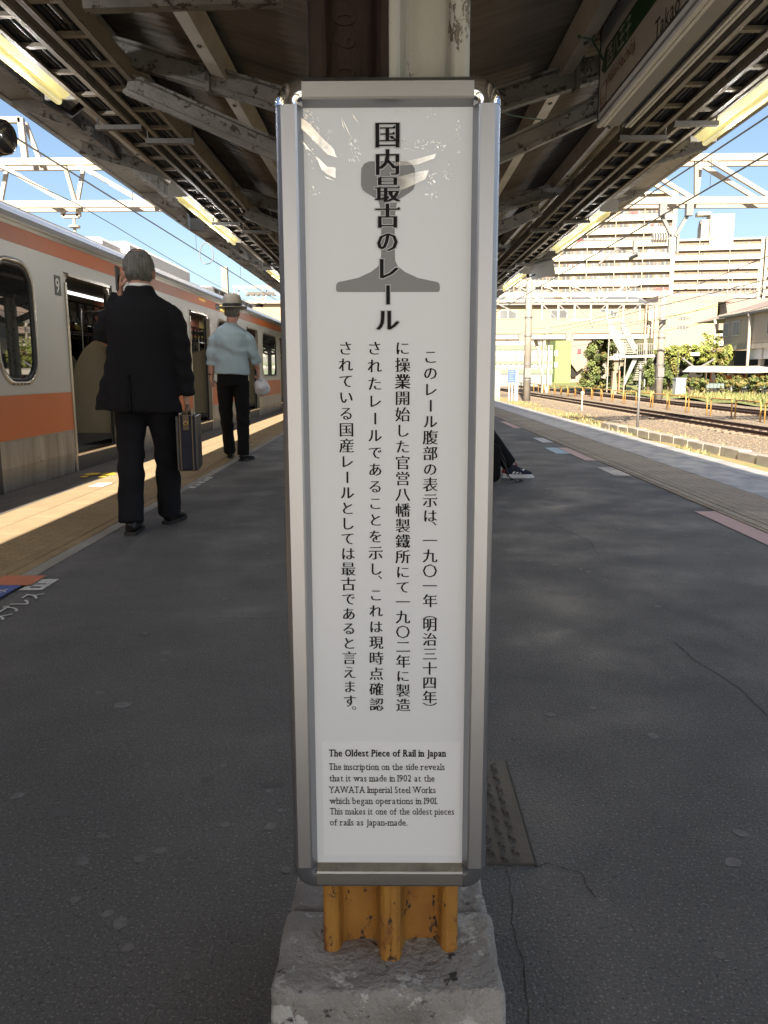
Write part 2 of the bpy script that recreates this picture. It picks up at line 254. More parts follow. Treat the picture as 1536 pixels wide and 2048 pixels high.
# ------------------------------------------------------------------ mesh helpers
class MB:
    def __init__(s): s.v = []; s.f = []; s.mi = []; s.cur = 0
    def add(s, vs, fs):
        o = len(s.v); s.v += [tuple(v) for v in vs]; s.f += [tuple(i + o for i in f) for f in fs]; s.mi += [s.cur] * len(fs); return s
    def box(s, x0, x1, y0, y1, z0, z1, M_=None):
        vs = [Vector(p) for p in ((x0,y0,z0),(x1,y0,z0),(x1,y1,z0),(x0,y1,z0),(x0,y0,z1),(x1,y0,z1),(x1,y1,z1),(x0,y1,z1))]
        if M_: vs = [M_ @ v for v in vs]
        return s.add(vs, [(0,3,2,1),(4,5,6,7),(0,1,5,4),(1,2,6,5),(2,3,7,6),(3,0,4,7)])
    def bbox(s, x0, x1, y0, y1, z0, z1, b=.01, M_=None):
        """box with chamfered vertical+top edges"""
        def ring(e, z): return [(x0+e,y0+b*0+e,z),(x1-e,y0+e,z),(x1-e,y1-e,z),(x0+e,y1-e,z)]
        lv = [(b, z0), (0, z0 + b), (0, z1 - b), (b, z1)]
        vs = []
        for e, z in lv: vs += ring(e, z)
        if M_: vs = [M_ @ Vector(v) for v in vs]
        fs = [(3,2,1,0), (12,13,14,15)]
        for k in range(3):
            for i in range(4): fs.append((k*4+i, k*4+(i+1)%4, k*4+4+(i+1)%4, k*4+4+i))
        return s.add(vs, fs)
    def beam(s, a, b, wx, wz, up=(0,0,1)):
        a = Vector(a); b = Vector(b); d = (b - a).normalized(); up = Vector(up)
        if abs(d.dot(up)) > .95: up = Vector((0, 1, 0))
        x = d.cross(up).normalized() * wx / 2; z = x.cross(d).normalized() * wz / 2
        vs = [a - x - z, a + x - z, a + x + z, a - x + z, b - x - z, b + x - z, b + x + z, b - x + z]
        return s.add(vs, [(0,3,2,1)[::-1],(4,5,6,7)[::-1],(0,1,5,4)[::-1],(1,2,6,5)[::-1],(2,3,7,6)[::-1],(3,0,4,7)[::-1]])
    def tube(s, pts, rad, seg=10, wdir=(1,0,0), caps=True):
        pts = [Vector(p) for p in pts]; n = len(pts); rad = rad if isinstance(rad, (list, tuple)) and len(rad) == n else [rad] * n
        wd = Vector(wdir); vs = []; fs = []
        for i, p in enumerate(pts):
            d = (pts[min(i+1, n-1)] - pts[max(i-1, 0)]).normalized()
            x = wd - d * wd.dot(d)
            if x.length < .05: x = Vector((0, 0, 1)) - d * d.z
            if x.length < .05: x = Vector((1, 0, 0)) - d * d.x
            x.normalize(); y = d.cross(x); r = rad[i]; rx, ry = (r, r) if not isinstance(r, (tuple, list)) else r
            for k in range(seg):
                a = 2 * math.pi * k / seg; vs.append(p + x * math.cos(a) * rx + y * math.sin(a) * ry)
        for i in range(n - 1):
            for k in range(seg):
                k2 = (k + 1) % seg; fs.append((i*seg+k, i*seg+k2, (i+1)*seg+k2, (i+1)*seg+k))
        if caps: fs.append(tuple(range(seg))[::-1]); fs.append(tuple((n-1)*seg+k for k in range(seg)))
        return s.add(vs, fs)
    def ball(s, c, r, seg=14, rings=9):
        r = (r, r, r) if not isinstance(r, (tuple, list)) else r; c = Vector(c); vs = [c + Vector((0,0,-r[2]))]; fs = []
        for i in range(1, rings):
            t = math.pi * i / rings
            for k in range(seg):
                a = 2*math.pi*k/seg; vs.append(c + Vector((math.sin(t)*math.cos(a)*r[0], math.sin(t)*math.sin(a)*r[1], -math.cos(t)*r[2])))
        vs.append(c + Vector((0,0,r[2]))); top = len(vs) - 1
        for k in range(seg):
            k2 = (k+1) % seg; fs.append((0, 1+k2, 1+k)); fs.append((top, (rings-2)*seg+1+k, (rings-2)*seg+1+k2))
        for i in range(rings-2):
            for k in range(seg):
                k2 = (k+1) % seg; fs.append((1+i*seg+k, 1+i*seg+k2, 1+(i+1)*seg+k2, 1+(i+1)*seg+k))
        return s.add(vs, fs)
    def prism(s, poly, a, b, axis='y'):
        """2D polygon extruded between a and b along an axis"""
        def P(p, t): return {'y': (p[0], t, p[1]), 'z': (p[0], p[1], t), 'x': (t, p[0], p[1])}[axis]
        n = len(poly); vs = [P(p, a) for p in poly] + [P(p, b) for p in poly]
        fs = [tuple(range(n)), tuple(range(2*n-1, n-1, -1))] + [(i, i+n, (i+1) % n + n, (i+1) % n) for i in range(n)]
        return s.add(vs, fs)
    def mesh(s, name, smooth=False, fix=True):
        me = bpy.data.meshes.new(name); me.from_pydata(s.v, [], s.f); me.polygons.foreach_set('material_index', s.mi)
        if fix:
            bm = bmesh.new(); bm.from_mesh(me); bmesh.ops.recalc_face_normals(bm, faces=bm.faces); bm.to_mesh(me); bm.free()
        if smooth: me.polygons.foreach_set('use_smooth', [True] * len(me.polygons))
        me.update(); return me
    def build(s, name, mat, parent=None, smooth=False, loc=None, rz=0, fix=True):
        me = s.mesh(name, smooth, fix)
        for m_ in (mat if isinstance(mat, list) else [mat]): me.materials.append(m_)
        return put(name, me, parent, loc, rz)
def put(name, me, parent=None, loc=None, rz=0):
    o = bpy.data.objects.new(name, me); col.objects.link(o)
    if parent: o.parent = parent
    if loc: o.location = loc
    if rz: o.rotation_euler = (0, 0, rz)
    return o
def tag(o, label=None, cat=None, group=None, kind=None):
    if label: o['label'] = label
    if cat: o['category'] = cat
    if group: o['group'] = group
    if kind: o['kind'] = kind
    return o
def thing(name, label, cat, loc=(0,0,0), rz=0, group=None):
    o = bpy.data.objects.new(name, None); o.empty_display_size = .1; col.objects.link(o); o.location = loc; o.rotation_euler = (0,0,rz)
    return tag(o, label, cat, group)
def copy_tree(o, parent=None):
    c = o.copy(); col.objects.link(c); c.parent = parent
    for ch in KIDS.get(o.name, [k for k in bpy.data.objects if k.parent == o]): copy_tree(ch, c)
    return c
KIDS = {}
def bevel(o, wdt=.004, seg=2):
    b = o.modifiers.new('bevel', 'BEVEL'); b.width = wdt; b.segments = seg; b.limit_method = 'ANGLE'; b.angle_limit = R(35)
    return o

# ------------------------------------------------------------------ lettering helpers
_gc = {}
def glyph(ch, off=0.0, res=2):
    k = (ch, off)
    if k not in _gc:
        c = bpy.data.curves.new('t', 'FONT'); c.body = ch; c.size = 1; c.offset = off; c.resolution_u = res; c.fill_mode = 'FRONT'
        o = bpy.data.objects.new('t', c); me = bpy.data.meshes.new_from_object(o)
        _gc[k] = ([v.co.copy() for v in me.vertices], [tuple(p.vertices) for p in me.polygons])
        bpy.data.objects.remove(o); bpy.data.curves.remove(c); bpy.data.meshes.remove(me)
    return _gc[k]
def mincho(mb, ch, cx, cz, size, y, thin=.012, wide=.018, grow=0.0, dy=-.00012):
    if ch == '業' and thin > 0: thin = 0
    """one character in a vertical column: thin horizontals, wide verticals; drawn in the x-z plane"""
    vs, fs = glyph(ch, -thin + grow)
    ox, oz, rot = -.5, -.36, 0
    for j, sh in enumerate((-wide, -wide / 3, wide / 3, wide)):
        out = []
        for v in vs:
            a, b = v.x + ox, v.y + oz
            if ch in 'ー（）': a, b = b + sh, -a
            elif ch in '、。': a, b = a + .60 + sh * .4, b + .62
            else: a += sh
            out.append((cx + a * size, y + dy * j, cz + b * size))
        mb.add(out, fs)
    if ord(ch) > 0x4E00:
        cnt = {}
        for f in fs:
            for i in range(len(f)):
                e = (f[i], f[(i+1) % len(f)]); k = tuple(sorted(e)); cnt.setdefault(k, []).append(e)
        for es in cnt.values():
            if len(es) != 1: continue
            a, b = vs[es[0][0]], vs[es[0][1]]
            if abs(a.x - b.x) < .012 and .02 < b.y - a.y < .10:
                x, y0 = b.x + ox + wide, b.y + oz
                mb.add([(cx + (x - .10) * size, y - .0006, cz + (y0 - .005) * size), (cx + (x + .015) * size, y - .0006, cz + (y0 - .03) * size), (cx + (x - .025) * size, y - .0006, cz + (y0 + .065) * size)], [(0, 1, 2)])
def serif_line(mb, text, x0, x1, z, size, y, bold=0.0, track=.0):
    """slab-serif line fitted between x0 and x1"""
    items = []; pen = 0.0
    for ch in text:
        if ch == ' ': pen += .30; continue
        vs, fs = glyph(ch, -.002 + bold * .6, 3)
        xs = [v.x for v in vs]; a, b = min(xs), max(xs)
        V_ = [Vector((v.x - a, v.y)) for v in vs]; items.append((ch, pen, V_, fs)); pen += (b - a) + .115 + track
    k = (x1 - x0) / (pen - .1)
    lv = {'b': 0.0, 'x': .449, 'c': .682, 'a': .73, 'd': -.23}
    th = .075 + bold * .6
    for ch, p, V_, fs in items:
        for j, sh in enumerate((0, .014 + bold * 1.3)):
            mb.add([(x0 + (p + v.x + sh) * k, y - .00012 * j, z + v.y * size) for v in V_], fs)
        # serifs at flat stem ends
        cnt = {}
        for f in fs:
            for i in range(len(f)):
                e = tuple(sorted((f[i], f[(i+1) % len(f)]))); cnt[e] = cnt.get(e, 0) + 1
        if ch in 'ostaecgOSCG029Jj.-': continue
        for (i, j2), c in cnt.items():
            if c != 1: continue
            a, b = V_[i], V_[j2]
            if abs(a.y - b.y) > .004: continue
            ln = abs(a.x - b.x); yy = (a.y + b.y) / 2
            if not (.03 < ln < .16): continue
            near = min(lv.values(), key=lambda q: abs(q - yy))
            if abs(near - yy) > .03: continue
            xm0, xm1 = min(a.x, b.x) - .085, max(a.x, b.x) + .085
            if near > .3 and ch in 'mnprhbkdilu': xm1 = max(a.x, b.x) + .01
            up = near > .3
            z0, z1 = (yy - th, yy) if up else (yy, yy + th)
            mb.add([(x0 + (p + xm0) * k, y - .0003, z + z0 * size), (x0 + (p + xm1 + .014) * k, y - .0003, z + z0 * size), (x0 + (p + xm1 + .014) * k, y - .0003, z + z1 * size), (x0 + (p + xm0) * k, y - .0003, z + z1 * size)], [(0,1,2,3)])
def flat_text(text, size, mat, name='lettering', parent=None, mtx=None, off=0.0, sx=1.0, space=1.0):
    mb = MB(); pen = 0
    for ch in text:
        if ch == ' ': pen += .28; continue
        vs, fs = glyph(ch, off); wide = ord(ch) > 0x2000
        xs = [v.x for v in vs]; a = 0 if wide else min(xs); wd = 1.0 if wide else max(xs) - a + .09
        mb.add([mtx @ Vector(((pen + v.x - a) * size * sx, v.y * size, 0)) for v in vs], fs); pen += wd * space
    return mb.build(name, mat, parent, fix=False)

def onX(px, py, X):
    d = CF + CR * ((px - CX) / F) - CU * ((py - CY) / F)
    return CAM + d * (X / d.x)

# ================================================================== THE SETTING
GZ = -1.10
mb = MB(); mb.add([(-400,-120,GZ-.02),(600,-120,GZ-.02),(600,900,GZ-.02),(-400,900,GZ-.02)], [(0,1,2,3)])
tag(mb.build('ground', far_ground), kind='structure')
def sheet(name, x0, x1, y0, y1, z, mat, nx=1, ny=1, amp=0, kind='structure'):
    vs = []; fs = []
    for j in range(ny + 1):
        for i in range(nx + 1):
            x = x0 + (x1 - x0) * i / nx; y = y0 + (y1 - y0) * j / ny
            vs.append((x, y, z + (amp * noise.noise(Vector((x * .5, y * .5, 3))) + amp * .4 * noise.noise(Vector((x * 2, y * 2, 9))) if amp else 0)))
    for j in range(ny):
        for i in range(nx):
            a = j * (nx + 1) + i; fs.append((a, a + 1, a + nx + 2, a + nx + 1))
    b = MB(); b.add(vs, fs); return tag(b.build(name, mat, smooth=True), kind=kind)
sheet('dry_verge', 3.75, 9.2, -5, 110, GZ + .03, dry_earth, 14, 120, .09)
sheet('ballast_bed', 9.2, 21.5, -5, 140, GZ + .02, gravel, 30, 160, .05)
sheet('grass_bank', 21.5, 60, 20, 160, GZ + .12, grass_m, 20, 60, .3)
sheet('track_bed', -9.5, -3.3, -20, 140, GZ + .01, gravel, 8, 60, .03)

# platform body
mb = MB(); mb.box(-3.28, 3.75, -32, 62, GZ - .1, -.002)
platform = tag(mb.build('platform', [asphalt]), kind='structure')
mb = MB(); vs = []
mb.add([(-1.87,-8.9,.0),(2.33,-8.9,.0),(2.33,61.9,.0),(-1.87,61.9,.0)], [(0,1,2,3)])
mb.build('asphalt_surface', asphalt, platform)
mb = MB(); mb.add([(-3.27,-8.9,.001),(-2.80,-8.9,.001),(-2.80,61.9,.001),(-3.27,61.9,.001)], [(0,1,2,3)]); mb.build('edge_coping', concrete_dark, platform)
mb = MB(); mb.add([(-1.87,-8.9,.003),(-1.79,-8.9,.003),(-1.79,61.9,.003),(-1.87,61.9,.003)], [(0,1,2,3)]); mb.build('mortar_strip', concrete, platform)
mb = MB(); mb.add([(-1.86,-30,.005),(2.32,-30,.005),(2.32,-.9,.005),(-1.86,-.9,.005)], [(0,1,2,3)]); mb.build('rear_bounce_floor', M('bounce_concrete', (.46,.46,.455), .85, c2=(.37,.37,.365), amt=.5, scale=1), platform)  # unseen pale floor added behind the viewer to bounce sunlight forward
# seam
mb = MB(); p = [(.42,.2),(.9,.2+1.5),(1.02,2.6),(.88,3.4),(.62,3.9)]
# paving pieces
def tile_mesh(name, w_, l_, dots=None, bars=None, mat=tile_ochre, t=.012):
    b = MB(); b.bbox(0, w_, 0, l_, -.004, t - .004, .003)
    z = t - .004
    if dots:
        nx, ny = dots; px_, py_ = w_ / nx, l_ / ny
        for i in range(nx):
            for j in range(ny):
                cx_, cy_ = (i + .5) * px_, (j + .5) * py_
                r0, r1 = .017, .010; vs = []
                for k in range(8):
                    a = k * math.pi / 4; vs.append((cx_ + r0 * math.cos(a), cy_ + r0 * math.sin(a), z - .0005))
                for k in range(8):
                    a = k * math.pi / 4; vs.append((cx_ + r1 * math.cos(a), cy_ + r1 * math.sin(a), z + .005))
                b.add(vs, [(k, (k+1) % 8, 8 + (k+1) % 8, 8 + k) for k in range(8)] + [tuple(range(8, 16))])
    if bars:
        for i in range(bars):
            x = w_ * (i + .5) / bars; b.box(x - .010, x + .010, .008, l_ - .008, z - .0005, z + .005)
    me = b.mesh(name); me.materials.append(mat); return me
def row(me, name, x, y0, y1, pitch, parent, jitter=.0006):
    y = y0
    while y < y1:
        o = put(name, me, parent, (x + random.uniform(-.001, .001), y, random.uniform(0, jitter))); y += pitch
me_d = tile_mesh('dotted_tile', .297, .297, (5, 5), None, tile_ochre); me_b = tile_mesh('bar_tile', .135, .297, None, 1, tile_ochre)
row(me_d, 'dotted_tile', -2.305, .6, 27, .3, platform); row(me_b, 'bar_tile', -2.006, .6, 27, .3, platform)
me_s = tile_mesh('edge_slab', .237, .897, mat=slab_cream, t=.014); me_s2 = tile_mesh('edge_slab', .237, .597, mat=slab_cream, t=.014)
row(me_s, 'edge_slab', -2.79, .4, 30, .9, platform); row(me_s2, 'edge_slab', -2.548, .7, 30, .6, platform)
me_d2 = tile_mesh('dotted_tile', .457, .297, (7, 5), None, tile_beige); me_b2 = tile_mesh('bar_tile', .155, .297, None, 2, tile_beige)
row(me_d2, 'dotted_tile', 2.50, 1.2, 33, .3, platform); row(me_b2, 'bar_tile', 2.34, 1.2, 33, .3, platform)
me_g = tile_mesh('edge_slab', .457, .897, mat=slab_grey, t=.012); me_g2 = tile_mesh('edge_slab', .317, .597, mat=slab_grey, t=.012)
row(me_g, 'edge_slab', 2.965, 1.2, 60, .9, platform, .003); row(me_g2, 'edge_slab', 3.427, 1.2, 60, .6, platform, .003)
row(me_d2, 'dotted_tile', 2.50, 33, 34, .3, platform)

# trodden gum and stains: nobody could count them
def blob(b, x, y, r, z=.0012, sx=1.0, n=11):
    ph = random.uniform(0, 6); vs = [(x + sx * r * (1 + .28 * math.sin(2 * a + ph) * random.uniform(.3, 1) + random.uniform(-.12, .12)) * math.cos(a), y + r * (1 + random.uniform(-.15, .15)) * math.sin(a), z) for a in [2 * math.pi * k / n for k in range(n)]]
    b.add(vs, [tuple(range(n))])
b = MB()
px_spots = [(36,1592,11),(245,1410,13),(240,1847,12),(150,1800,9),(215,1828,10),(280,1718,9),(320,1702,10),(450,1650,8),(165,1723,11),(205,1672,8),(1466,1725,12),(1482,1667,10),(1306,1472,10),(1105,1182,6),(1110,1130,6),(1177,1144,6),(1315,1213,7),(1058,1122,6),(1440,1912,9),(290,1267,6),(450,1198,5),(442,1213,4),(480,1237,6),(255,1896,10),(375,1955,6),(560,1622,6),(540,1582,7),(265,1225,4),(1302,1100,5),(1018,1022,4),(1116,1002,5),(1165,990,4),(1065,975,5),(1180,1000,4),(1095,978,6),(1093,985,4),(1230,972,4),(1200,1035,4),(1060,930,4),(1045,955,4),(540,1030,4),(530,1087,4),(525,1000,4),(535,1107,4),(545,1135,4),(572,1740,9),(200,1385,9)]
for px_, py_, s in px_spots:
    d = CF + CR * ((px_ - CX) / F) - CU * ((py_ - CY) / F); p = CAM + d * (-1.0 / d.z)
    blob(b, p.x, p.y, s / F * (p - CAM).length * random.uniform(.8, 1.1) * 1.15)
for i in range(300):
    x, y = random.uniform(-1.6, 2.2), random.uniform(.6, 16)
    if abs(x) < .25 and y < 1.3: continue
    blob(b, x, y, random.uniform(.004, .016) if i % 3 else random.uniform(.002, .005))
tag(b.build('gum_stain', gum, platform, fix=False), kind='stuff')
b = MB()
for px_, py_, s in [(290,1270,13),(560,1570,9),(415,1560,12),(120,1625,18),(535,1570,10)]:
    d = CF + CR * ((px_ - CX) / F) - CU * ((py_ - CY) / F); p = CAM + d * (-1.0 / d.z)
    blob(b, p.x, p.y, s / F * (p - CAM).length, .0010)
tag(b.build('dark_stain', gum_dark, platform, fix=False), kind='stuff')

def gpt(px_, py_):
    d = CF + CR * ((px_ - CX) / F) - CU * ((py_ - CY) / F); p = CAM + d * (-1.0 / d.z); return Vector((p.x, p.y, .0011))
b = MB()
for line, wd_ in (([(1350,1285),(1385,1318),(1425,1342),(1470,1370),(1536,1432),(1600,1500)], .007), ([(1012,1740),(1026,1800),(1022,1850),(1046,1930),(1052,1990),(1062,2060)], .004), ([(1095,1045),(1135,1062),(1180,1082),(1195,1110)], .006), ([(1075,1735),(1100,1728),(1160,1745),(1190,1800)], .003), ([(430,1235),(500,1238),(560,1236)], .006)):
    P_ = []
    for i in range(len(line) - 1):
        a, c = gpt(*line[i]), gpt(*line[i+1]); n = 14
        for k in range(n): q = a.lerp(c, k / n); P_.append(q + Vector((noise.noise(q * 25), noise.noise(q * 25 + Vector((5, 5, 5))), 0)) * .006)
    for i in range(len(P_) - 1):
        d = (P_[i+1] - P_[i]).normalized(); nn = Vector((-d.y, d.x, 0)); w0 = wd_ * (.15 + .5 * abs(noise.noise(P_[i] * 30))); w1 = wd_ * (.15 + .5 * abs(noise.noise(P_[i+1] * 30)))
        b.add([P_[i] - nn * w0, P_[i+1] - nn * w1, P_[i+1] + nn * w1, P_[i] + nn * w0], [(0, 1, 2, 3)])
tag(b.build('asphalt_crack', M('crack_dark', (.065, .062, .06), .9), platform, fix=False), kind='stuff')
# stickers and floor printing
def quad_sticker(name, x0, x1, y0, y1, mat, z=.0045, parent=platform):
    b = MB(); b.box(x0, x1, y0, y1, z - .001, z); return b.build(name, mat, parent)
for args in [(2.15,2.31,11.5,12.3,white_print),(2.03,2.19,9.9,10.7,blue_print),(2.20,2.33,9.1,10.7,pink_print),(2.16,2.32,7.75,8.45,slab_grey),(2.18,2.33,4.35,5.72,pink_print),(2.14,2.33,4.1,4.3,blue_print),(2.20,2.33,14.5,16.5,pink_print)]:
    quad_sticker('floor_sticker', *args)
quad_sticker('floor_sticker', -1.93, -1.72, 3.66, 3.84, orange_print, .0135)
quad_sticker('floor_sticker', -1.93, -1.76, 3.1, 3.655, deep_blue_print, .0135)
quad_sticker('floor_sticker', -1.745, -1.64, 3.60, 3.80, white_print, .0055)
mt_ = Matrix.Translation((-1.64, 3.06, .0060)) @ Matrix.Rotation(R(90), 4, 'Z')
flat_text('エクスプレス', .105, white_print, 'floor_lettering', platform, Matrix.Translation((-1.60, 2.92, .0060)) @ Matrix.Rotation(R(90), 4, 'Z'), off=.012)
flat_text('中央線', .13, white_print, 'floor_lettering', platform, Matrix.Translation((-1.79, 3.2, .0150)) @ Matrix.Rotation(R(90), 4, 'Z'), off=.008)
b = MB(); b.box(-1.715, -1.665, 3.64, 3.66, .0057, .0062); b.box(-1.715, -1.665, 3.70, 3.715, .0057, .0062); b.build('sticker_bar', ink, platform)
for k in range(5): quad_sticker('floor_sticker', -1.80 + .02 * (k % 2), -1.74, 6.95 + .16 * k, 7.05 + .16 * k, white_print, .0055)
b = MB()
for dx_, dy_ in ((-3.0, 7.72), (-2.83, 7.72), (-2.62, 7.78)):
    blob(b, dx_, dy_ + .18, .11, .0125, .7, 14); blob(b, dx_, dy_ - .02, .06, .0125, .7, 12)
b.build('yellow_foot_mark', yellow_print, platform, fix=False)
quad_sticker('floor_sticker', -2.70, -2.56, 7.0, 7.25, white_print, .0135)

# floor hatch of checker plate beside the plinth
t = thing('floor_hatch', 'worn checker plate hatch set in the asphalt behind the base of the info board post', 'hatch', (0, 1.5, 0))
b = MB(); b.bbox(-.14, .290, 0, .44, -.004, .005, .0015); b.build('plate', checker, t)
b = MB()
for i in range(17):
    for j in range(17):
        cx_, cy_ = -.13 + i * .0258, .012 + j * .0258; a = R(45) if (i + j) % 2 else R(-45)
        if cx_ > .28: continue
        c_, s_ = math.cos(a), math.sin(a); vs = []
        for (u, v, z) in ((-.0125,0,0),(0,-.0036,0),(.0125,0,0),(0,.0036,0),(-.007,0,.0036),(.007,0,.0036)):
            vs.append((cx_ + u * c_ - v * s_, cy_ + u * s_ + v * c_, .0048 + z))
        b.add(vs, [(0,1,5,4),(1,2,5),(2,3,5),(3,0,4,5),(0,1,4)][:4] + [(0,4,1)])
b.build('tread_pattern', checker, t, fix=False)
b = MB(); b.box(.2905, .296, -.004, .444, -.001, .0025); b.build('gap', rubber, t)

# ================================================================== CONCRETE PLINTH, RAIL POST, INFO BOARD
def lumpy(name, x0, x1, y0, y1, z0, z1, taper, mat, amp=.004, rnd=.02, res=.012, seed=0, parent=None):
    """box with rounded rough edges, wider at the foot"""
    bm = bmesh.new(); bmesh.ops.create_cube(bm, size=1)
    for v in bm.verts:
        v.co = Vector((x0 + (x1 - x0) * (v.co.x + .5), y0 + (y1 - y0) * (v.co.y + .5), z0 + (z1 - z0) * (v.co.z + .5)))
        if v.co.z < (z0 + z1) / 2:
            v.co.x += taper if v.co.x > (x0 + x1) / 2 else -taper
            if v.co.y < (y0 + y1) / 2: v.co.y -= taper
    bmesh.ops.bevel(bm, geom=[e for e in bm.edges], offset=rnd, segments=4, affect='EDGES', profile=.5)
    for _ in range(6):
        es = [e for e in bm.edges if e.calc_length() > res * 1.6]
        if not es: break
        bmesh.ops.subdivide_edges(bm, edges=es, cuts=1, use_grid_fill=True)
    bmesh.ops.triangulate(bm, faces=[f for f in bm.faces if len(f.verts) > 4])
    bm.normal_update()
    for v in bm.verts:
        q = v.co * 22 + Vector((seed, 0, 0)); d = noise.noise(q) * amp + noise.noise(q * 3.1) * amp * .45 + noise.noise(q * 9) * amp * .22
        edge = min(abs(v.co.z - z1), 1)
        v.co += v.normal * d * (1.6 if edge < .015 else 1)
    me = bpy.data.meshes.new(name); bm.to_mesh(me); bm.free(); me.polygons.foreach_set('use_smooth', [True] * len(me.polygons))
    me.materials.append(mat); return put(name, me, parent)
pl = thing('concrete_plinth', 'cracked stained concrete base with flaking white paint at the foot of the yellow rail post', 'concrete base')
lumpy('front_block', -.160, .146, .925, 1.088, -.02, .200, .010, plinth_mat, .0026, .011, seed=3, parent=pl)
lumpy('rear_block', -.156, .142, 1.092, 1.34, -.02, .196, .012, plinth_mat, .003, .012, seed=9, parent=pl)

def rail_profile(side):
    H = .094
    pr = [(0, .052), (.008, .052), (.013, .047), (.020, .012), (.026, .0068), (.060, .0068), (.067, .011), (.072, .028), (.077, .031), (.089, .031), (H, .026)]
    pts = pr + [(a, -d) for a, d in reversed(pr)]
    return [(side * (a + .0001) - .004, 1.031 + d) for a, d in pts]
post = thing('rail_post', 'canopy post of two old rails, yellow below and brown and cream above the board', 'post')
for side in (-1, 1):
    b = MB(); b.prism(rail_profile(side), .19, .80, 'z'); o = bevel(b.build('painted_rail_foot', yellow_rail, post), .0025)
for side, mt, lb in ((-1, brown_rail, 'dark brown rail with raised figures on its web'), (1, cream_rail, 'cream painted rail with flaking paint')):
    b = MB(); b.prism(rail_profile(side), .8, 2.75, 'z'); o = bevel(b.build('rail', mt, post), .0025); o['label'] = lb
    if side == -1:
        for ch, py_ in (('0', 146), ('9', 84), ('0', 38), ('1', -8), ('2', 200)):
            p = at(689, py_, 1.0225)
            vs, fs = glyph(ch, .02, 4); vs3 = []
            n = len(vs); sz = .034
            bb = MB(); base = [(p.x + (v.y - .33) * sz, p.z - (v.x - .27) * sz * .95) for v in vs]
            bb.add([(x, 1.0238, z) for x, z in base] + [(x, 1.0222, z) for x, z in base], [tuple(i + n for i in f) for f in fs])
            cnt = {}
            for f in fs:
                for i in range(len(f)):
                    e = (f[i], f[(i+1) % len(f)]); k = tuple(sorted(e)); cnt[k] = cnt.get(k, 0) + 1
            bb.add([(x, 1.0238, z) for x, z in base] + [(x, 1.0222, z) for x, z in base], [(a, b_, b_ + n, a + n) for (a, b_), c in cnt.items() if c == 1])
            bb.build('raised_figure', brown_rail, o)
b = MB(); b.box(-.0075, -.0005, .9805, 1.02, .199, .80); b.build('weld_seam', yellow_rail, post)
# orange mark and flat web stiffener

brd = thing('info_board', 'tall narrow framed board about the oldest rail in Japan fixed on the rail post', 'information board')
SX0, SX1, SZ0, SZ1, SY = -.0995, .0900, .366, 1.291, .956
PROF = [(0, .956), (.0055, .9445), (.0078, .9432), (.0235, .9432), (.0275, .9462), (.0302, .952), (.031, .958), (.031, .976), (0, .976)]
def frame_side(name, sgn, x, mat):
    b = MB(); b.prism([(x + sgn * w_, y) for w_, y in PROF], SZ0, SZ1, 'z'); return b.build(name, mat, brd)
def frame_rail(name, sgn, z, mats):
    b = MB(); n = len(PROF)
    vs = [(SX0, y, z + sgn * w_) for w_, y in PROF] + [(SX1, y, z + sgn * w_) for w_, y in PROF]
    b.add(vs, [tuple(range(n)), tuple(range(2*n-1, n-1, -1))]); 
    for i in range(n):
        b.cur = 1 if (i == 0 and sgn < 0) else 0
        b.add([vs[i], vs[i+n], vs[(i+1) % n + n], vs[(i+1) % n]], [(0,1,2,3)])
    return b.build(name, mats, brd)
frame_side('frame_side', -1, SX0, alu); frame_side('frame_side', 1, SX1, alu)
frame_rail('frame_rail', 1, SZ1, [alu_h, alu_h]); frame_rail('frame_rail', -1, SZ0, [alu_h, dirt_lip])
def corner(x, z, sx, sz, mat, lab):
    b = MB(); n = len(PROF); seg = 10; vs = []
    for k in range(seg + 1):
        a = math.pi / 2 * k / seg
        for w_, y in PROF:
            g = w_ + .0006; vs.append((x + sx * g * math.cos(a), y - .0007, z + sz * g * math.sin(a)))
    fs = [(k*n+i, k*n+(i+1) % n, (k+1)*n+(i+1) % n, (k+1)*n+i) for k in range(seg) for i in range(n)] + [tuple(range(n)), tuple(seg*n+i for i in range(n))]
    b.add(vs, fs); bmx = b.mesh('corner_cap', True); bmx.materials.append(mat); o = put('corner_cap', bmx, brd); o['label'] = lab
    e = o.modifiers.new('s', 'EDGE_SPLIT'); e.split_angle = R(40)
corner(SX0, SZ1, -1, 1, chrome, 'shiny chrome corner cap'); corner(SX1, SZ1, 1, 1, chrome, 'shiny chrome corner cap')
corner(SX0, SZ0, -1, -1, plastic_corner, 'dark grey corner cap'); corner(SX1, SZ0, 1, -1, plastic_corner, 'dark grey corner cap')
b = MB(); b.box(SX0 - .02, SX1 + .02, .9605, .9745, SZ0 - .02, SZ1 + .02); b.build('backing_panel', alu_side, brd)
b = MB(); b.add([(SX0, SY, SZ0), (SX1, SY, SZ0), (SX1, SY, SZ1), (SX0, SY, SZ1)], [(0,1,2,3)])
ps = b.build('poster_sheet', poster, brd, fix=False)
def SP(px, py, y=SY): q = at(px, py, y); return q.x, q.z
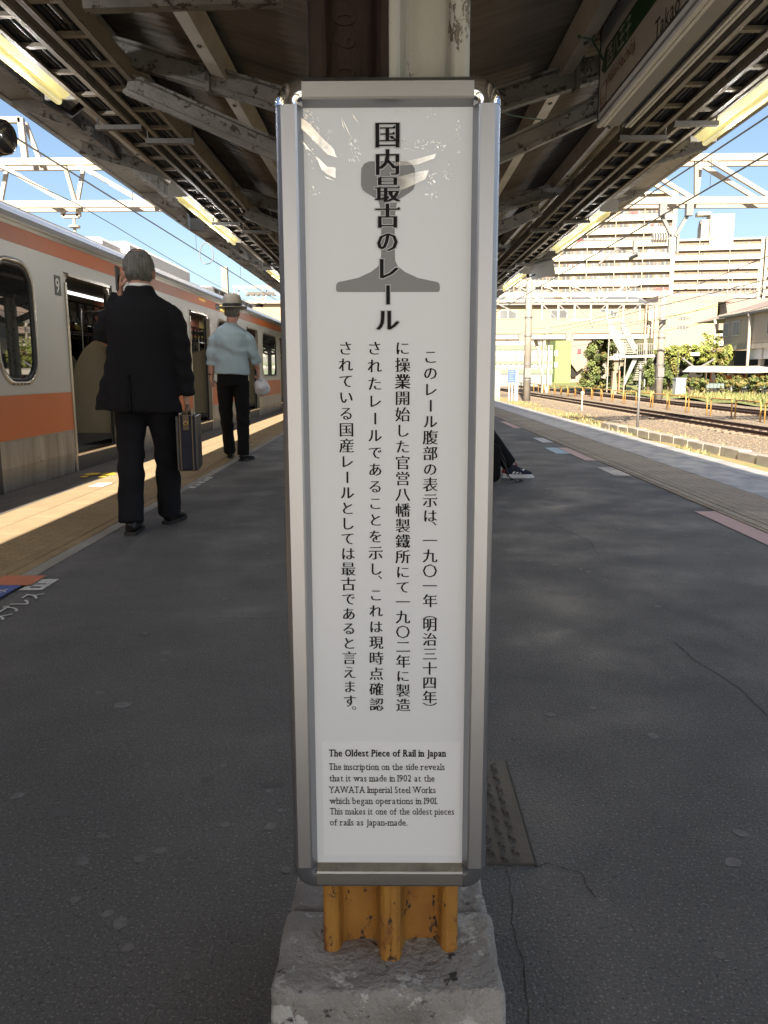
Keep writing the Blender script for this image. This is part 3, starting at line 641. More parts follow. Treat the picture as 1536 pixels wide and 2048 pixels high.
# grey rail silhouette printed under the title
half = [(0,322),(38,323),(48,328),(53.5,338),(54,352),(54,370),(51,379),(44,385),(28,395),(20,400),(17,410),(14.5,425),(13.5,450),(13.5,500),(14.5,522),(20,533),(34,544),(60,556),(88,562),(99,564),(103,568),(104,576),(103.5,581),(101,584),(0,584)]
pts = [(776 + a, y_) for a, y_ in half] + [(776 - a, y_) for a, y_ in reversed(half)]
b = MB(); b.add([(SP(x, y_)[0], SY - .0006, SP(x, y_)[1]) for x, y_ in pts], [tuple(range(len(pts)))[::-1]])
o = b.build('rail_silhouette', rail_ink, brd, fix=False)
me = o.data; bm = bmesh.new(); bm.from_mesh(me); bmesh.ops.triangulate(bm, faces=bm.faces); bm.to_mesh(me); bm.free()
# title column
b = MB(); b2 = MB()
for ch, py_, sz in (('国',271,49),('内',326,49),('最',380,49),('古',433,47),('の',484,43),('レ',538,47),('ー',590,45),('ル',641,46)):
    x, z = SP(775, py_); s_ = sz / F * 1.0 * .99
    mincho(b, ch, x, z, s_, SY - .0016, .012, .044)
    mincho(b2, ch, x, z, s_, SY - .0010, .010, .047, .030, -.00003)
b2.build('title_outline', ink_edge, brd, fix=False); b.build('title_lettering', ink, brd, fix=False)
cols = [('このレール腹部の表示は、一九〇一年（明治三十四年）', 861, 859, 714, 1417),
        ('に操業開始した官営八幡製鐵所にて一九〇二年に製造', 805, 806, 697, 1410),
        ('されたレールであることを示し、これは現時点確認', 749, 753, 697, 1409),
        ('されている国産レールとしては最古であると言えます。', 691, 700, 697, 1425)]
b = MB()
for s, xa, xb, ya, yb in cols:
    za = SP(xa, ya); zb = SP(xb, yb); n = len(s)
    adv = [(.62 if c in '、。（）' else .98 if c in 'ーして' else 1.0) for c in s]
    tot = sum(adv) - adv[0] / 2 - adv[-1] / 2; acc = 0
    for i, ch in enumerate(s):
        f_ = acc / tot; x = za[0] + (zb[0] - za[0]) * f_; z = za[1] + (zb[1] - za[1]) * f_
        mincho(b, ch, x, z, .0186 if ord(ch) > 0x3100 or ch in '〇' else .0178, SY - .0006, .012, .030)
        if i < n - 1: acc += (adv[i] + adv[i+1]) / 2
b.build('body_lettering', ink, brd, fix=False)
# crumpled patches of the clear film that catch the bright platform behind the viewer
def film():
    mt = bpy.data.materials.new('clear_film'); mt.use_nodes = True; n = mt.node_tree; N = n.nodes
    a = N.new('ShaderNodeBsdfTransparent'); g = N.new('ShaderNodeBsdfGlossy'); g.inputs['Roughness'].default_value = .10
    t = N.new('ShaderNodeTexNoise'); t.inputs['Scale'].default_value = 90; t.inputs['Detail'].default_value = 4
    tc = N.new('ShaderNodeTexCoord'); n.links.new(tc.outputs['Object'], t.inputs['Vector'])
    r_ = N.new('ShaderNodeMapRange'); r_.inputs[1].default_value = .3; r_.inputs[2].default_value = .7; r_.inputs[3].default_value = .25; r_.inputs[4].default_value = .65
    n.links.new(t.outputs[0], r_.inputs[0]); mx = N.new('ShaderNodeMixShader'); n.links.new(r_.outputs[0], mx.inputs[0]); n.links.new(a.outputs[0], mx.inputs[1]); n.links.new(g.outputs[0], mx.inputs[2]); n.links.new(mx.outputs[0], N['Material Output'].inputs[0])
    return mt
b = MB(); rf = random.Random(11)
def facet(pts):
    q = [SP(x, y_) for x, y_ in pts]; zb = min(z for _, z in q)
    b.add([(x, SY - .0019 - (z - zb) * .155, z) for x, z in q], [tuple(range(len(q)))])
facet([(604,240),(622,252),(645,278),(668,300),(674,316),(655,310),(630,285),(604,260)])
facet([(633,315),(645,325),(655,335),(672,337),(671,357),(655,350),(643,340)]); facet([(604,283),(612,290),(624,305),(612,297)])
facet([(790,326),(830,320),(872,309),(868,318),(835,330),(792,333)]); facet([(797,355),(830,347),(858,342),(850,360),(820,374),(800,382),(796,368)])
facet([(648,352),(656,356),(670,363),(655,358)]); facet([(683,237),(686,247),(690,262),(685,252)]); facet([(684,238),(692,252),(702,275),(696,266)]); facet([(704,228),(710,236),(718,248),(709,239)])
def specks(n, xs, ys, l, sl):
    for i in range(n):
        x, y_ = rf.uniform(*xs), rf.uniform(*ys); dx_ = rf.uniform(.3, 1) * l; k = sl + rf.uniform(-.4, .4); facet([(x, y_), (x + dx_, y_ + dx_ * k), (x + dx_ * .7, y_ + dx_ * k + rf.uniform(.8, 2)), (x + dx_ * .2, y_ + rf.uniform(.8, 1.8))])
specks(34, (604, 636), (218, 262), 5, .7); specks(16, (604, 634), (262, 340), 5, .6); specks(14, (640, 664), (262, 296), 4, -1.6); specks(34, (696, 718), (275, 322), 4, 1.5)
specks(60, (795, 890), (280, 303), 5, -.35); specks(24, (848, 872), (346, 392), 5, .9); specks(10, (880, 902), (320, 360), 4, 1.4); specks(16, (910, 920), (235, 320), 3, 2.5); specks(14, (760, 900), (214, 236), 5, .1); specks(8, (618, 645), (370, 400), 6, .2)
tag(b.build('film_crease', film(), brd, fix=False), kind='stuff')
# pasted English note
x0, z0 = SP(648, 1710); x1, z1 = SP(921, 1483)
b = MB(); b.box(x0, x1, SY - .0004, SY - .0001, z0, z1); nt_ = b.build('pasted_note', paper2, brd)
b = MB()
for tx, xa, xb, py_, sz, bo in (('The Oldest Piece of Rail in Japan', 658, 891, 1512, .0136, .022), ('The inscription on the side reveals', 658, 889, 1539, .0132, 0), ('that it was made in 1902 at the', 659, 869, 1562, .0132, 0),
        ('YAWATA Imperial Steel Works', 659, 871, 1585, .0132, 0), ('which began operations in 1901.', 660, 875, 1607, .0132, 0), ('This makes it one of the oldest pieces', 660, 908, 1628, .0132, 0), ('of rails as Japan-made.', 660, 815, 1650, .0132, 0)):
    xa_, z_ = SP(xa, py_); xb_, _ = SP(xb, py_)
    serif_line(b, tx, xa_, xb_, z_, sz, SY - .0010, bo)
b.build('note_lettering', ink, nt_, fix=False)

# ================================================================== CANOPY
can = thing('platform_canopy', 'butterfly canopy of corrugated sheets on old steel rafters over the platform', 'canopy')
ZR = lambda x: 2.30 + .29 * abs(x)
SL = math.atan(.29)
b = MB(); npt = 12 * 6; vs = []; XA, XB = .02, 2.94
for j in range(npt + 1):
    y = .912 * j / npt; z = .009 * math.cos(2 * math.pi * j / 6)
    for x in (XA, (XA + XB) / 2, XB): vs.append((x, y, ZR(x) + z))
b.add(vs, [(j*3+i, j*3+i+1, j*3+i+4, j*3+i+3) for j in range(npt) for i in range(2)])
me_r = b.mesh('roof_sheet', True, False); me_r.materials.append(sheet_roof)
me_l = me_r.copy(); me_l.transform(Matrix.Scale(-1, 4, (1, 0, 0))); me_l.flip_normals()
for k in range(-5, 52):
    for me, s in ((me_r, 1), (me_l, -1)):
        put('roof_sheet', me, can, (0, k * .90, .004 * (k % 2)))
def ibeam(x0, z0, x1, z1, h, wt, wb, web=.010, fl=.012):
    """steel section lying in an x-z plane at y=0"""
    b = MB(); a = Vector((x0, 0, z0)); c = Vector((x1, 0, z1)); d = (c - a).normalized(); n = Vector((-d.z, 0, d.x))
    if n.z < 0: n = -n
    def bar(o0, o1, w_):
        vs = []
        for p in (a, c):
            for o_, y in ((o0, -w_/2), (o0, w_/2), (o1, w_/2), (o1, -w_/2)): vs.append(p + n * o_ + Vector((0, y, 0)))
        b.add(vs, [(0,1,2,3),(7,6,5,4)] + [(i, i+4, (i+1) % 4 + 4, (i+1) % 4) for i in range(4)])
    bar(h / 2 - fl, h / 2, wt); bar(-h / 2, -h / 2 + fl * 1.6, wb); bar(-h / 2 + fl * 1.6, h / 2 - fl, web)
    return b
FR = [1.02 + 3.2 * k for k in range(-1, 15)]
raf = {}; 
for s in (-1, 1):
    r1 = ibeam(s * .10, 2.19, s * 2.72, 2.19 + 2.62 * .29, .105, .10, .055)
    for q in (.9, 1.7): r1.box(s * q - .01, s * q + .01, -.045, .045, 2.16 + .29 * q - .07, 2.16 + .29 * q + .06)
    r2 = ibeam(s * .10, 1.885, s * 1.30, 1.885 + 1.20 * .43, .095, .09, .05)
    for nm, bb in (('rafter', r1), ('brace', r2)):
        me = bb.mesh(nm); me.materials.append(canopy_steel); raf[(nm, s)] = me
b = MB()
for s in (-1, 1):
    b.prism([(s * (.002 + a), d) for a, d in [(0,-.05),(.01,-.05),(.03,-.007),(.07,-.007),(.075,-.03),(.094,-.03),(.094,.03),(.075,.03),(.07,.007),(.03,.007),(.01,.05),(0,.05)]], 0, 2.5, 'z')
me_col = b.mesh('column'); me_col.materials.append(cream_rail)
for y in FR:
    for s in (-1, 1):
        put('rafter', raf[('rafter', s)], can, (0, y, 0)); put('brace', raf[('brace', s)], can, (0, y, 0))
    if y > 1.5 or y < .5: put('column', me_col, can, (0, y, 0))
for s in (-1, 1):
    for xq in (.82, 1.42, 2.08):
        z = ZR(xq) - .012
        Mx = Matrix.Translation((s * xq, 0, z)) @ Matrix.Rotation(-s * SL, 4, 'Y')
        b = MB(); b.box(-.036, .036, -4.9, 46, -.105, -.008, Mx); b.build('purlin', canopy_wood, can)
        b = MB(); b.box(s*.040, s*.048, -4.9, 46, -.085, -.008, Mx); b.box(s*.048, s*.085, -4.9, 46, -.016, -.008, Mx); b.build('purlin_angle', canopy_steel, can)
        b = MB(); b.box(s*.049, s*.10, -.03, .03, -.10, -.017, Mx); me = b.mesh('cleat'); me.materials.append(steel_dark)
        b = MB(); b.tube([Mx @ Vector((s*.0, 0, -.106)), Mx @ Vector((s*.0, 0, -.115))], .011, 6); me2 = b.mesh('bolt_head'); me2.materials.append(steel_dark)
        for y in FR:
            put('cleat', me, can, (0, y, 0))
            if y < 20:
                for dy_ in (-.4, .4): put('bolt_head', me2, can, (0, y + dy_, 0))
    b = MB(); b.box(s * 2.90, s * 2.935, -4.9, 46, 3.045, 3.20); b.build('fascia', fascia_paint, can)
    b = MB(); b.box(s * 2.62, s * 2.898, -4.9, 46, 3.052, 3.064); b.box(s * 2.62, s * 2.628, -4.9, 46, 3.065, 3.12); b.build('gutter', fascia_paint, can)
    b = MB(); b.box(s * 2.37, s * 2.375, -4.9, 46, 2.84, 2.95); b.box(s * 2.376, s * 2.43, -4.9, 46, 2.842, 2.850); b.build('edge_angle', canopy_steel, can)
    b = MB(); b.beam((s * 2.30, 0, 2.83), (s * 2.88, 0, 3.03), .05, .05); b.box(s*2.64, s*2.89, -.03, -.01, 3.00, 3.05); me = b.mesh('outrigger'); me.materials.append(canopy_steel)
    for y in FR: put('outrigger', me, can, (0, y - .9, 0))
b = MB(); b.prism([(-.07,2.33),(-.06,2.27),(.06,2.27),(.07,2.33),(.05,2.335),(-.05,2.335)], -4.9, 46, 'y'); b.build('valley_gutter', fascia_paint, can)
# pale roof lights let into the sheets
b = MB(); b.box(.86, 1.28, 8.2, 8.95, 0, .004, Matrix.Translation((0, 0, 2.30 - .03)) @ Matrix.Shear('XZ', 4, (0, 0)) if False else None)
b.v = [(x, y, ZR(x) - .035 + z) for x, y, z in b.v]; b.build('roof_light', roof_light, can)
b = MB(); b.beam((-1.12, 3.18, 2.33), (-.40, 3.18, 2.345), .05, .055); b.beam((-.60, 3.2, 2.40), (-.12, 3.2, 2.37), .035, .035); b.beam((.1, 3.25, 2.36), (.35, 3.25, 2.42), .05, .05); b.build('tie_bar', canopy_steel, can)
# rope tied round a purlin
b = MB(); pts = [(.36, 4.1, 2.32), (.60, 4.4, 2.30), (.86, 4.65, 2.34), (1.10, 4.7, 2.36)]; b.tube(pts, .004, 5)
b.tube([(.80, 3.75, 2.42), (.84, 3.8, 2.46), (.92, 3.8, 2.50), (.86, 3.75, 2.41), (.80, 3.75, 2.42)], .004, 5); b.tube([(.86, 3.75, 2.41), (.95, 3.9, 2.38)], .005, 5)
tag(b.build('cord', green_rope), 'thin dark green cord strung from a rafter to the station name board', 'cord')

# cable trays
rung = {}
def tray(s, x0, x1, z, y0, y1, label, grp):
    t = thing('cable_tray', label, 'cable tray', (0, 0, 0), group=grp)
    xa, xb = sorted((s * x0, s * x1))
    for x in (xa, xb):
        o = 1 if x == xb else -1
        b = MB(); b.box(x - .006, x + .006, y0, y1, z, z + .075); b.box(min(x, x - o*.026), max(x, x - o*.026), y0, y1, z - .007, z - .001); b.build('side_rail', tray_paint, t)
        b = MB(); y = y0 + 1.1
        while y < y1: b.box(x + o*.0065 - .004*(o<0), x + o*.0065 + .004*(o>0), y - .06, y + .06, z + .012, z + .062); y += 2.2
        b.build('joint_plate', steel_dark, t)
    me = MB(); me.box(xa + .0065, xb - .0065, -.016, .016, .004, .022); me = me.mesh('rung'); me.materials.append(tray_paint)
    y = y0 + .1
    while y < y1: put('rung', me, t, (0, y, z)); y += .33
    n = 5
    for i in range(n):
        x = xa + (xb - xa) * (i + .8) / (n + .6); b = MB(); r_ = random.choice((.009, .012, .015, .018))
        pts = [(x + random.uniform(-.006, .006), y0 + (y1 - y0) * k / 30, z + .024 + r_) for k in range(31)]
        b.tube(pts, r_, 7); b.build('cable', cable_black, t, True)
    b = MB(); y = 5.2 - 9.6
    while y < y1 - 1:
        if y > y0:
            b.box(xa - .06, xb + .06, y - .02, y + .02, z - .035, z - .0085)
            for x in (xa - .05, xb + .05): b.tube([(x, y, z - .034), (x, y, ZR(x) - .02)], .006, 6); b.ball((x, y, z + .24), (.016, .016, .03), 6, 5)
        y += 3.2
    b.build('hanger', steel_dark, t)
    return t
tray(-1, 1.27, 1.445, 2.42, -1, 27, 'inner cable tray on the left side, nearer the middle of the canopy', 'cable trays under the canopy')
tray(-1, 1.585, 1.747, 2.50, -1, 27, 'outer cable tray on the left side, beside the strip lights', 'cable trays under the canopy')
tray(1, 1.44, 1.61, 2.42, -1, 27, 'inner cable tray on the right side, behind the station name board', 'cable trays under the canopy')
tray(1, 1.767, 1.914, 2.50, -1, 27, 'outer cable tray on the right side, beside the strip lights', 'cable trays under the canopy')

# strip lights
LAMP_W = 2.6
def strip_light(x, y0, y1, z, label):
    t = thing('strip_light', label, 'light', (x, y0, z), group='strip lights along the canopy edges'); L_ = y1 - y0
    b = MB(); b.prism([(-.085,-.002),(-.085,.055),(-.055,.085),(.055,.085),(.085,.055),(.085,-.002)], .02, L_ - .02, 'y'); b.build('housing', lamp_brown, t)
    b = MB(); b.prism([(-.070,-.004),(.070,-.004),(.030,-.034),(-.030,-.034)], .022, L_ - .022, 'y'); b.build('reflector', tube_glass, t)
    b = MB(); b.tube([(0, .05, -.052), (0, L_ - .05, -.052)], .022, 12); b.ball((0, .05, -.052), (.022,.02,.022), 10, 6); b.ball((0, L_ - .05, -.052), (.022,.02,.022), 10, 6); b.build('tube', tube_glass, t, True)
    for y in (0, L_ - .019):
        b = MB(); b.prism([(-.09,-.036),(-.09,.062),(-.06,.092),(.06,.092),(.09,.062),(.09,-.036)], y, y + .019, 'y'); b.build('end_cap', lamp_shell, t)
    for y in (.5, L_ / 2, L_ - .5):
        ld = bpy.data.lights.new('tube_light', 'POINT'); ld.energy = LAMP_W; ld.color = (1.0, .98, .96); ld.shadow_soft_size = .02
        lo_ = bpy.data.objects.new('tube_light', ld); col.objects.link(lo_); lo_.parent = t; lo_.location = (0, y, -.24)
    b = MB()
    for y in (.4, L_ - .4): b.box(-.015, .015, y - .015, y + .015, .086, ZR(x) - z - .01)
    b.build('bracket', steel_dark, t)
for s, x, z, ys, nm in ((-1, -1.92, 2.60, ((-2.9, -.3), (2.35, 4.97), (7.55, 10.15), (12.8, 15.4), (18.0, 20.6)), 'left'), (1, 2.15, 2.60, ((-1.9, .7), (3.3, 5.92), (8.35, 10.95), (13.45, 16.0), (18.5, 21.1)), 'right')):
    for k, (a, c) in enumerate(ys):
        if k == 0: strip_light(x, a, c, z, 'added unseen strip light on the %s side behind the viewer, outside the photo' % nm); continue  # both lamps are added out of view to brighten the shaded platform
        k -= 1
        lb = {('left', 0): 'nearest lit strip light on the left, cut by the photo edge', ('left', 1): 'second lit strip light on the left, above the businessman', ('left', 2): 'third strip light on the left, above the man in the hat', ('left', 3): 'far strip light on the left, hidden behind the info board',
              ('right', 0): 'nearest lit strip light on the right, running out of the photo', ('right', 1): 'second lit strip light on the right, in front of the apartment balconies', ('right', 2): 'third strip light on the right, past the grey camera box', ('right', 3): 'farthest strip light on the right, beside the board frame'}[(nm, k)]
        strip_light(x, a, c, z, lb)

# round lamp or loudspeaker hanging at the far left
t = thing('hanging_speaker', 'black cylindrical loudspeaker hanging on a pipe at the left edge', 'loudspeaker', (-2.30, 4.95, 2.36))
b = MB(); b.tube([(-.30, 0, 0), (.02, .0, 0), (.06, 0, 0), (.085, 0, 0)], [.100, .100, .092, .065], 28); b.build('body', M('gloss_black_metal', (.018,.017,.016), .22, .3, amt=.3, coat=.4), t, True)
b = MB(); b.tube([(-.035, 0, 0), (-.005, 0, 0)], .104, 28); b.build('band', rubber, t)
b = MB(); b.tube([(-.04, 0, .10), (-.05, 0, .16), (-.075, 0, .54)], .021, 12); b.tube([(-.04, 0, .09), (-.045, 0, .14)], .033, 12); b.box(-.12, -.02, -.05, .05, .53, .56); b.build('hanger_pipe', M('dark_blue_pipe', (.035,.045,.055), .5), t, True)
b = MB(); b.tube([(-2.05, 5.0, 2.72), (-2.06, 5.1, 2.60), (-2.02, 5.35, 2.60), (-2.0, 5.5, 2.70)], .022, 10); tag(b.build('conduit', rubber, smooth=True), 'bent black conduit looping under the left canopy edge beyond the nearest strip light', 'conduit')
t = thing('box_speaker', 'small black box loudspeaker under the left canopy edge above the businessman', 'loudspeaker', tuple(at(392, 440, 9.6)), R(20))
b = MB(); b.bbox(-.08, .08, -.12, .12, -.10, .07, .02, Matrix.Rotation(R(25), 4, 'X')); b.build('body', rubber, t)
b = MB(); b.beam((0, 0, .06), (.05, 0, .40), .03, .03); b.build('bracket', steel_dark, t)
p = at(1083, 538, 14)
t = thing('monitor_box', 'grey angled monitor housing with black cables under the right canopy edge', 'monitor', tuple(p))
b = MB(); b.bbox(-.20, .20, -.10, .22, -.13, .14, .02, Matrix.Rotation(R(18), 4, 'X') @ Matrix.Rotation(R(-14), 4, 'Y')); b.build('housing', M('grey_plastic', (.30,.31,.33), .5, amt=.1), t)
b = MB()
for k in range(4): b.tube([(-.22 - .02 * k, -.05, .35), (-.28 - .015 * k, -.08, .05), (-.22 - .01 * k, -.1, -.15), (-.12, -.1, -.10)], .014, 6)
b.build('cable', cable_black, t, True)
b = MB(); b.beam((-.1, 0, .1), (-.15, 0, .38), .05, .05); b.build('bracket', steel_dark, t)

# hanging station name board
BX = 0.99
pb = onX(1196, 254, BX); pt = onX(1206, 34, BX); YF = pb.y; ZB = pb.z; ZT = 1 + (pt.z - 1) * YF / pt.y
t = thing('station_name_board', 'hanging station name board reading Takao with a green band, right of the post', 'station sign')
YN = 1.6
b = MB(); b.box(BX, BX + .15, YN, YF, ZB + .012, ZT); b.build('case', jr_grey, t)
b = MB(); b.box(BX - .003, BX - .0005, YN + .01, YF - .012, ZB + .03, ZT - .012); b.build('face', jr_white, t)
b = MB(); b.box(BX - .005, BX + .004, YF - .0115, YF + .004, ZB, ZT + .004); b.build('edge_trim', steel_dark, t)
b = MB()
for x0_, x1_, z_ in ((-.006, .012, 0), (.020, .034, .003), (.128, .140, 0), (.146, .158, 0)): b.box(BX + x0_, BX + x1_, YN, YF, ZB - .004 + z_, ZB + .0115)
b.build('bottom_rail', jr_white, t)
b = MB(); b.box(BX + .034, BX + .100, YN, YF, ZB + .004, ZB + .0112); b.build('underside', jr_grey, t)
b = MB(); b.box(BX + .100, BX + .127, YN, YF, ZB + .008, ZB + .0114); b.build('painted_shadow', rubber, t)  # black strip painted in for the shadow line on the underside
b = MB(); b.box(BX - .0038, BX - .0032, YN + .02, YF - .03, ZB + .052, ZB + .064); b.build('thin_line', steel_dark, t)
pg0 = onX(1207, 168, BX); pg1 = onX(1222, 92, BX); zc = (pg0.z + pg1.z) / 2
g0 = onX(1340, 0, BX); 
zl = ZB + (ZT - ZB) * .42; zh = ZB + (ZT - ZB) * .64
b = MB(); b.prism([(YN + .02, zl), (YF - .10, zl), (YF - .04, (zl + zh) / 2 - .02), (YF - .10, zh), (YN + .02, zh)], BX - .0042, BX - .0036, 'x'); b.build('green_band', jr_green, t)
RM = Matrix(((0, 0, -1), (-1, 0, 0), (0, 1, 0))).to_4x4()
def on_board(text, y, z, size, mat, off=0, sx=1.0): return flat_text(text, size, mat, 'board_lettering', t, Matrix.Translation((BX - .0050, y, z)) @ RM, off, sx)
on_board('西八王子', YF - .14, (zl + zh) / 2 - .036, .095, jr_white, .004)
on_board('Nishi-Hachiōji', YF - .17, ZB + (ZT - ZB) * .27, .075, jr_orange, .0)
on_board('Takao', onX(1311, 84, BX).y, onX(1311, 84, BX).z, .10, steel_dark, .006)
on_board('高尾', onX(1311, 84, BX).y, ZB + (ZT - ZB) * .68, .16, steel_dark, .006)
on_board('JC23', YF - .045, ZB + (ZT - ZB) * .16, .04, jr_orange, .0)
b = MB()
for y0_, y1_, z0_, z1_ in ((YF - .15, YF - .04, .13, .14), (YF - .15, YF - .04, .33, .34), (YF - .05, YF - .04, .13, .34), (YF - .15, YF - .14, .13, .34)): b.box(BX - .0045, BX - .0038, y0_, y1_, ZB + (ZT - ZB) * z0_, ZB + (ZT - ZB) * z1_)
b.build('number_frame', jr_orange, t)
b = MB()
for y in (YN + .3, YF - .25):
    for x in (BX + .04, BX + .11): b.tube([(x, y, ZT), (x, y, ZR(x))], .012, 8)
b.tube([(BX + .06, YF + .02, ZB + .0), (BX + .06, YF + .02, ZB + .25)], .010, 8); b.build('hanger', steel_dark, t)

# bench behind the post
t = thing('platform_bench', 'back-to-back platform bench mostly hidden behind the info board', 'bench', (0, 7.6, 0))
for s in (-1, 1):
    for k in range(3):
        b = MB(); y = -.75 + k * .52
        b.bbox(*sorted((s*.12, s*.52)), y, y + .44, .40, .44, .01); b.build('seat', bench_m, t)
        b = MB(); b.bbox(*sorted((s*.07, s*.11)), y, y + .44, .46, .82, .01); b.build('backrest', bench_m, t)
b = MB(); b.box(-.05, .05, -.9, .9, .33, .39)
b.build('beam', steel_dark, t)
for y in (-.75, .75):
    b = MB(); b.box(-.03, .03, y - .03, y + .03, 0, .329); b.box(-.3, .3, y - .03, y + .03, .0, .02); b.build('leg', steel_dark, t)

# ================================================================== TRAIN
tr = thing('commuter_train', 'grey commuter train with orange stripes and open doors standing at the left platform', 'train', (-3.36, 0, 0), -.010)
DP, D0, DW = 4.8, 8.22, 1.36
doors = [D0 + DP * k for k in range(-3, 8)]
YA, YB = doors[0] - 2.6, doors[-1] + 4
def holed(y0, y1, z0, z1, hy0, hy1, hz0, hz1, r, x=0.0):
    """flat panel in the y-z plane with a rounded opening"""
    bm = bmesh.new()
    out = [bm.verts.new((x, y, z)) for y, z in ((y0, z0), (y1, z0), (y1, z1), (y0, z1))]
    inn = []
    for cy_, cz_, a0 in ((hy1 - r, hz0 + r, -90), (hy1 - r, hz1 - r, 0), (hy0 + r, hz1 - r, 90), (hy0 + r, hz0 + r, 180)):
        for k in range(7): a = R(a0 + 15 * k); inn.append((cy_ + r * math.cos(a), cz_ + r * math.sin(a)))
    iv = [bm.verts.new((x, y, z)) for y, z in inn]
    es = [bm.edges.new((l[i], l[(i+1) % len(l)])) for l in (out, iv) for i in range(len(l))]
    bmesh.ops.triangle_fill(bm, use_beauty=True, use_dissolve=False, edges=es)
    ie = [e for e in bm.edges if e.is_boundary and all(v in iv for v in e.verts)]
    ex = bmesh.ops.extrude_edge_only(bm, edges=ie)
    for v in [g for g in ex['geom'] if isinstance(g, bmesh.types.BMVert)]: v.co.x -= .05
    me = bpy.data.meshes.new('wall_panel'); bmesh.ops.recalc_face_normals(bm, faces=bm.faces); bm.to_mesh(me); bm.free(); return me, inn
def ring(inn, d0, x0, x1, r_in):
    """raised frame following an opening outline"""
    cy_ = sum(p[0] for p in inn) / len(inn); cz_ = sum(p[1] for p in inn) / len(inn); n = len(inn); b = MB(); vs = []
    def off(p, q, d):
        return p
    outl = []
    for i in range(n):
        a, c = inn[i-1], inn[(i+1) % n]; ty, tz = c[0] - a[0], c[1] - a[1]; l = math.hypot(ty, tz); outl.append((tz / l, -ty / l))
    loops = []
    for d, x in ((-r_in, x1), (d0, x1), (d0, x0), (-r_in, x0)): loops.append([(x, p[0] + o[0] * d, p[1] + o[1] * d) for p, o in zip(inn, outl)])
    for l in loops: vs += l
    fs = [(k*n+i, k*n+(i+1) % n, ((k+1) % 4)*n+(i+1) % n, ((k+1) % 4)*n+i) for k in range(4) for i in range(n)]
    b.add(vs, fs); return b
for k in range(len(doors) - 1):
    a, c = doors[k] + DW, doors[k+1]
    me, inn = holed(a, c, .815, 2.12, *((6.80, 7.50) if k == 2 else (a + .62, c - .62)), .935, 1.955, .24); me.materials.append(train_paint); pn = put('wall_panel', me, tr)
    b = ring(inn, .035, .0, .010, .0); wf = b.build('window', train_trim, tr, True)
    b = MB(); b.add([(-.018, p_[0], p_[1]) for p_ in inn], [tuple(range(len(inn)))]); b.build('pane', dark_glass, wf)
    b = ring(inn, .0, -.045, -.002, .028); b.build('gasket', rubber, wf, True)
    b = MB(); b.box(-.05, .003, a, c, .435, .8148); b.build('lower_stripe', train_orange, tr)
    b = MB(); b.prism([(.0, .4345), (.004, .20), (-.02, -.05), (-.07, -.38), (-.12, -.38), (-.06, .4345)], a, c, 'y')
    b.v = [(v[0], v[1], v[2]) for v in b.v]; b.build('lower_panel', train_steel, tr)
    b = MB(); b.box(.002, .006, a + .02, c - .02, .4285, .4335); b.box(.002, .005, a + .01, c - .01, .8152, .8215); b.build('seam', train_trim, tr)
    # dark interior lining behind the panel
    b = MB(); b.box(-.10, -.055, a, c, -.1, .93); b.box(-.10, -.055, a, c, 1.96, 2.12); b.box(-.10, -.055, a, 6.79 if k == 2 else a + .6, .93, 1.96); b.box(-.10, -.055, c - .6, c, .93, 1.96); b.build('inner_lining', train_in, tr)
for k, a in enumerate(doors):
    c = a + DW
    b = MB(); b.box(-.08, .0, a + .0005, c - .0005, 2.0, 2.12); b.build('door_header', train_paint, tr)
    opn = k != 5
    fr = MB(); r_ = .10
    for y0, y1, s in ((a, a + .045, 1), (c - .045, c, -1)):
        fr.box(-.09, .012, y0 + .0006, y1 - .0006, .17, 1.90)
        fr.box(-.05, .006, y0 + .0006, y1 - .0006, -.05, .1695)
    for s, yc in ((1, a), (-1, c)):
        pts = [(yc + s * .0225, 1.90)] + [(yc + s * (.0225 + .09 * (1 - math.cos(t_))), 1.90 + .09 * math.sin(t_)) for t_ in [math.pi / 2 * q / 6 for q in range(1, 7)]]
        pl_ = [(p_[0], p_[1]) for p_ in pts]
        for q in range(len(pl_) - 1): fr.beam((-.04, pl_[q][0], pl_[q][1]), (-.04, pl_[q+1][0], pl_[q+1][1]), .100, .045, up=(1, 0, 0))
    fr.box(-.09, .012, a + .10, c - .10, 1.968, 1.998)
    fr.build('door_frame', train_trim, tr)
    b = MB(); b.box(-.14, .008, a + .046, c - .046, .155, .178); b.build('door_sill', stainless, tr)
    b = MB(); b.box(-.09, -.003, a, c, -.2, .153); b.build('door_step', rubber, tr)
    for y0 in (a + .046, c - .076): b = MB(); b.box(-.075, -.045, y0, y0 + .03, .18, 1.96); b.build('door_edge', rubber, tr)
b = MB(); b.box(-.08, .004, YA, YB, 2.1205, 2.262); b.build('upper_stripe', train_orange, tr)
b = MB(); b.box(-.08, .010, YA, YB, 2.2625, 2.285); b.box(-.08, .002, YA, YB, 2.2855, 2.300); b.box(-.08, .014, YA, YB, 2.3005, 2.322); b.build('cornice', train_trim, tr)
b = MB(); b.prism([(.012, 2.3225), (.008, 2.37), (-.025, 2.42), (-.075, 2.455), (-.12, 2.47), (-.2, 2.3225)], YA, YB, 'y'); b.build('roof_edge', train_roof, tr)
b = MB(); b.prism([(-.1205, 2.471), (-.15, 2.50), (-.24, 2.535), (-.9, 2.66), (-1.4, 2.69), (-1.9, 2.66), (-2.55, 2.535), (-2.68, 2.47), (-2.7, 2.33), (-.2005, 2.33)], YA, YB, 'y'); b.build('roof', train_roof_dark, tr)
for y in (12.2, 31):
    b = MB(); b.bbox(-2.05, -.62, y, y + 3.4, 2.64, 2.92, .06); b.bbox(-1.95, -.70, y - .9, y - .15, 2.64, 2.84, .05); o = b.build('air_conditioner', M('roof_unit_white', (.74,.72,.68), .5, amt=.1), tr)
b = MB()
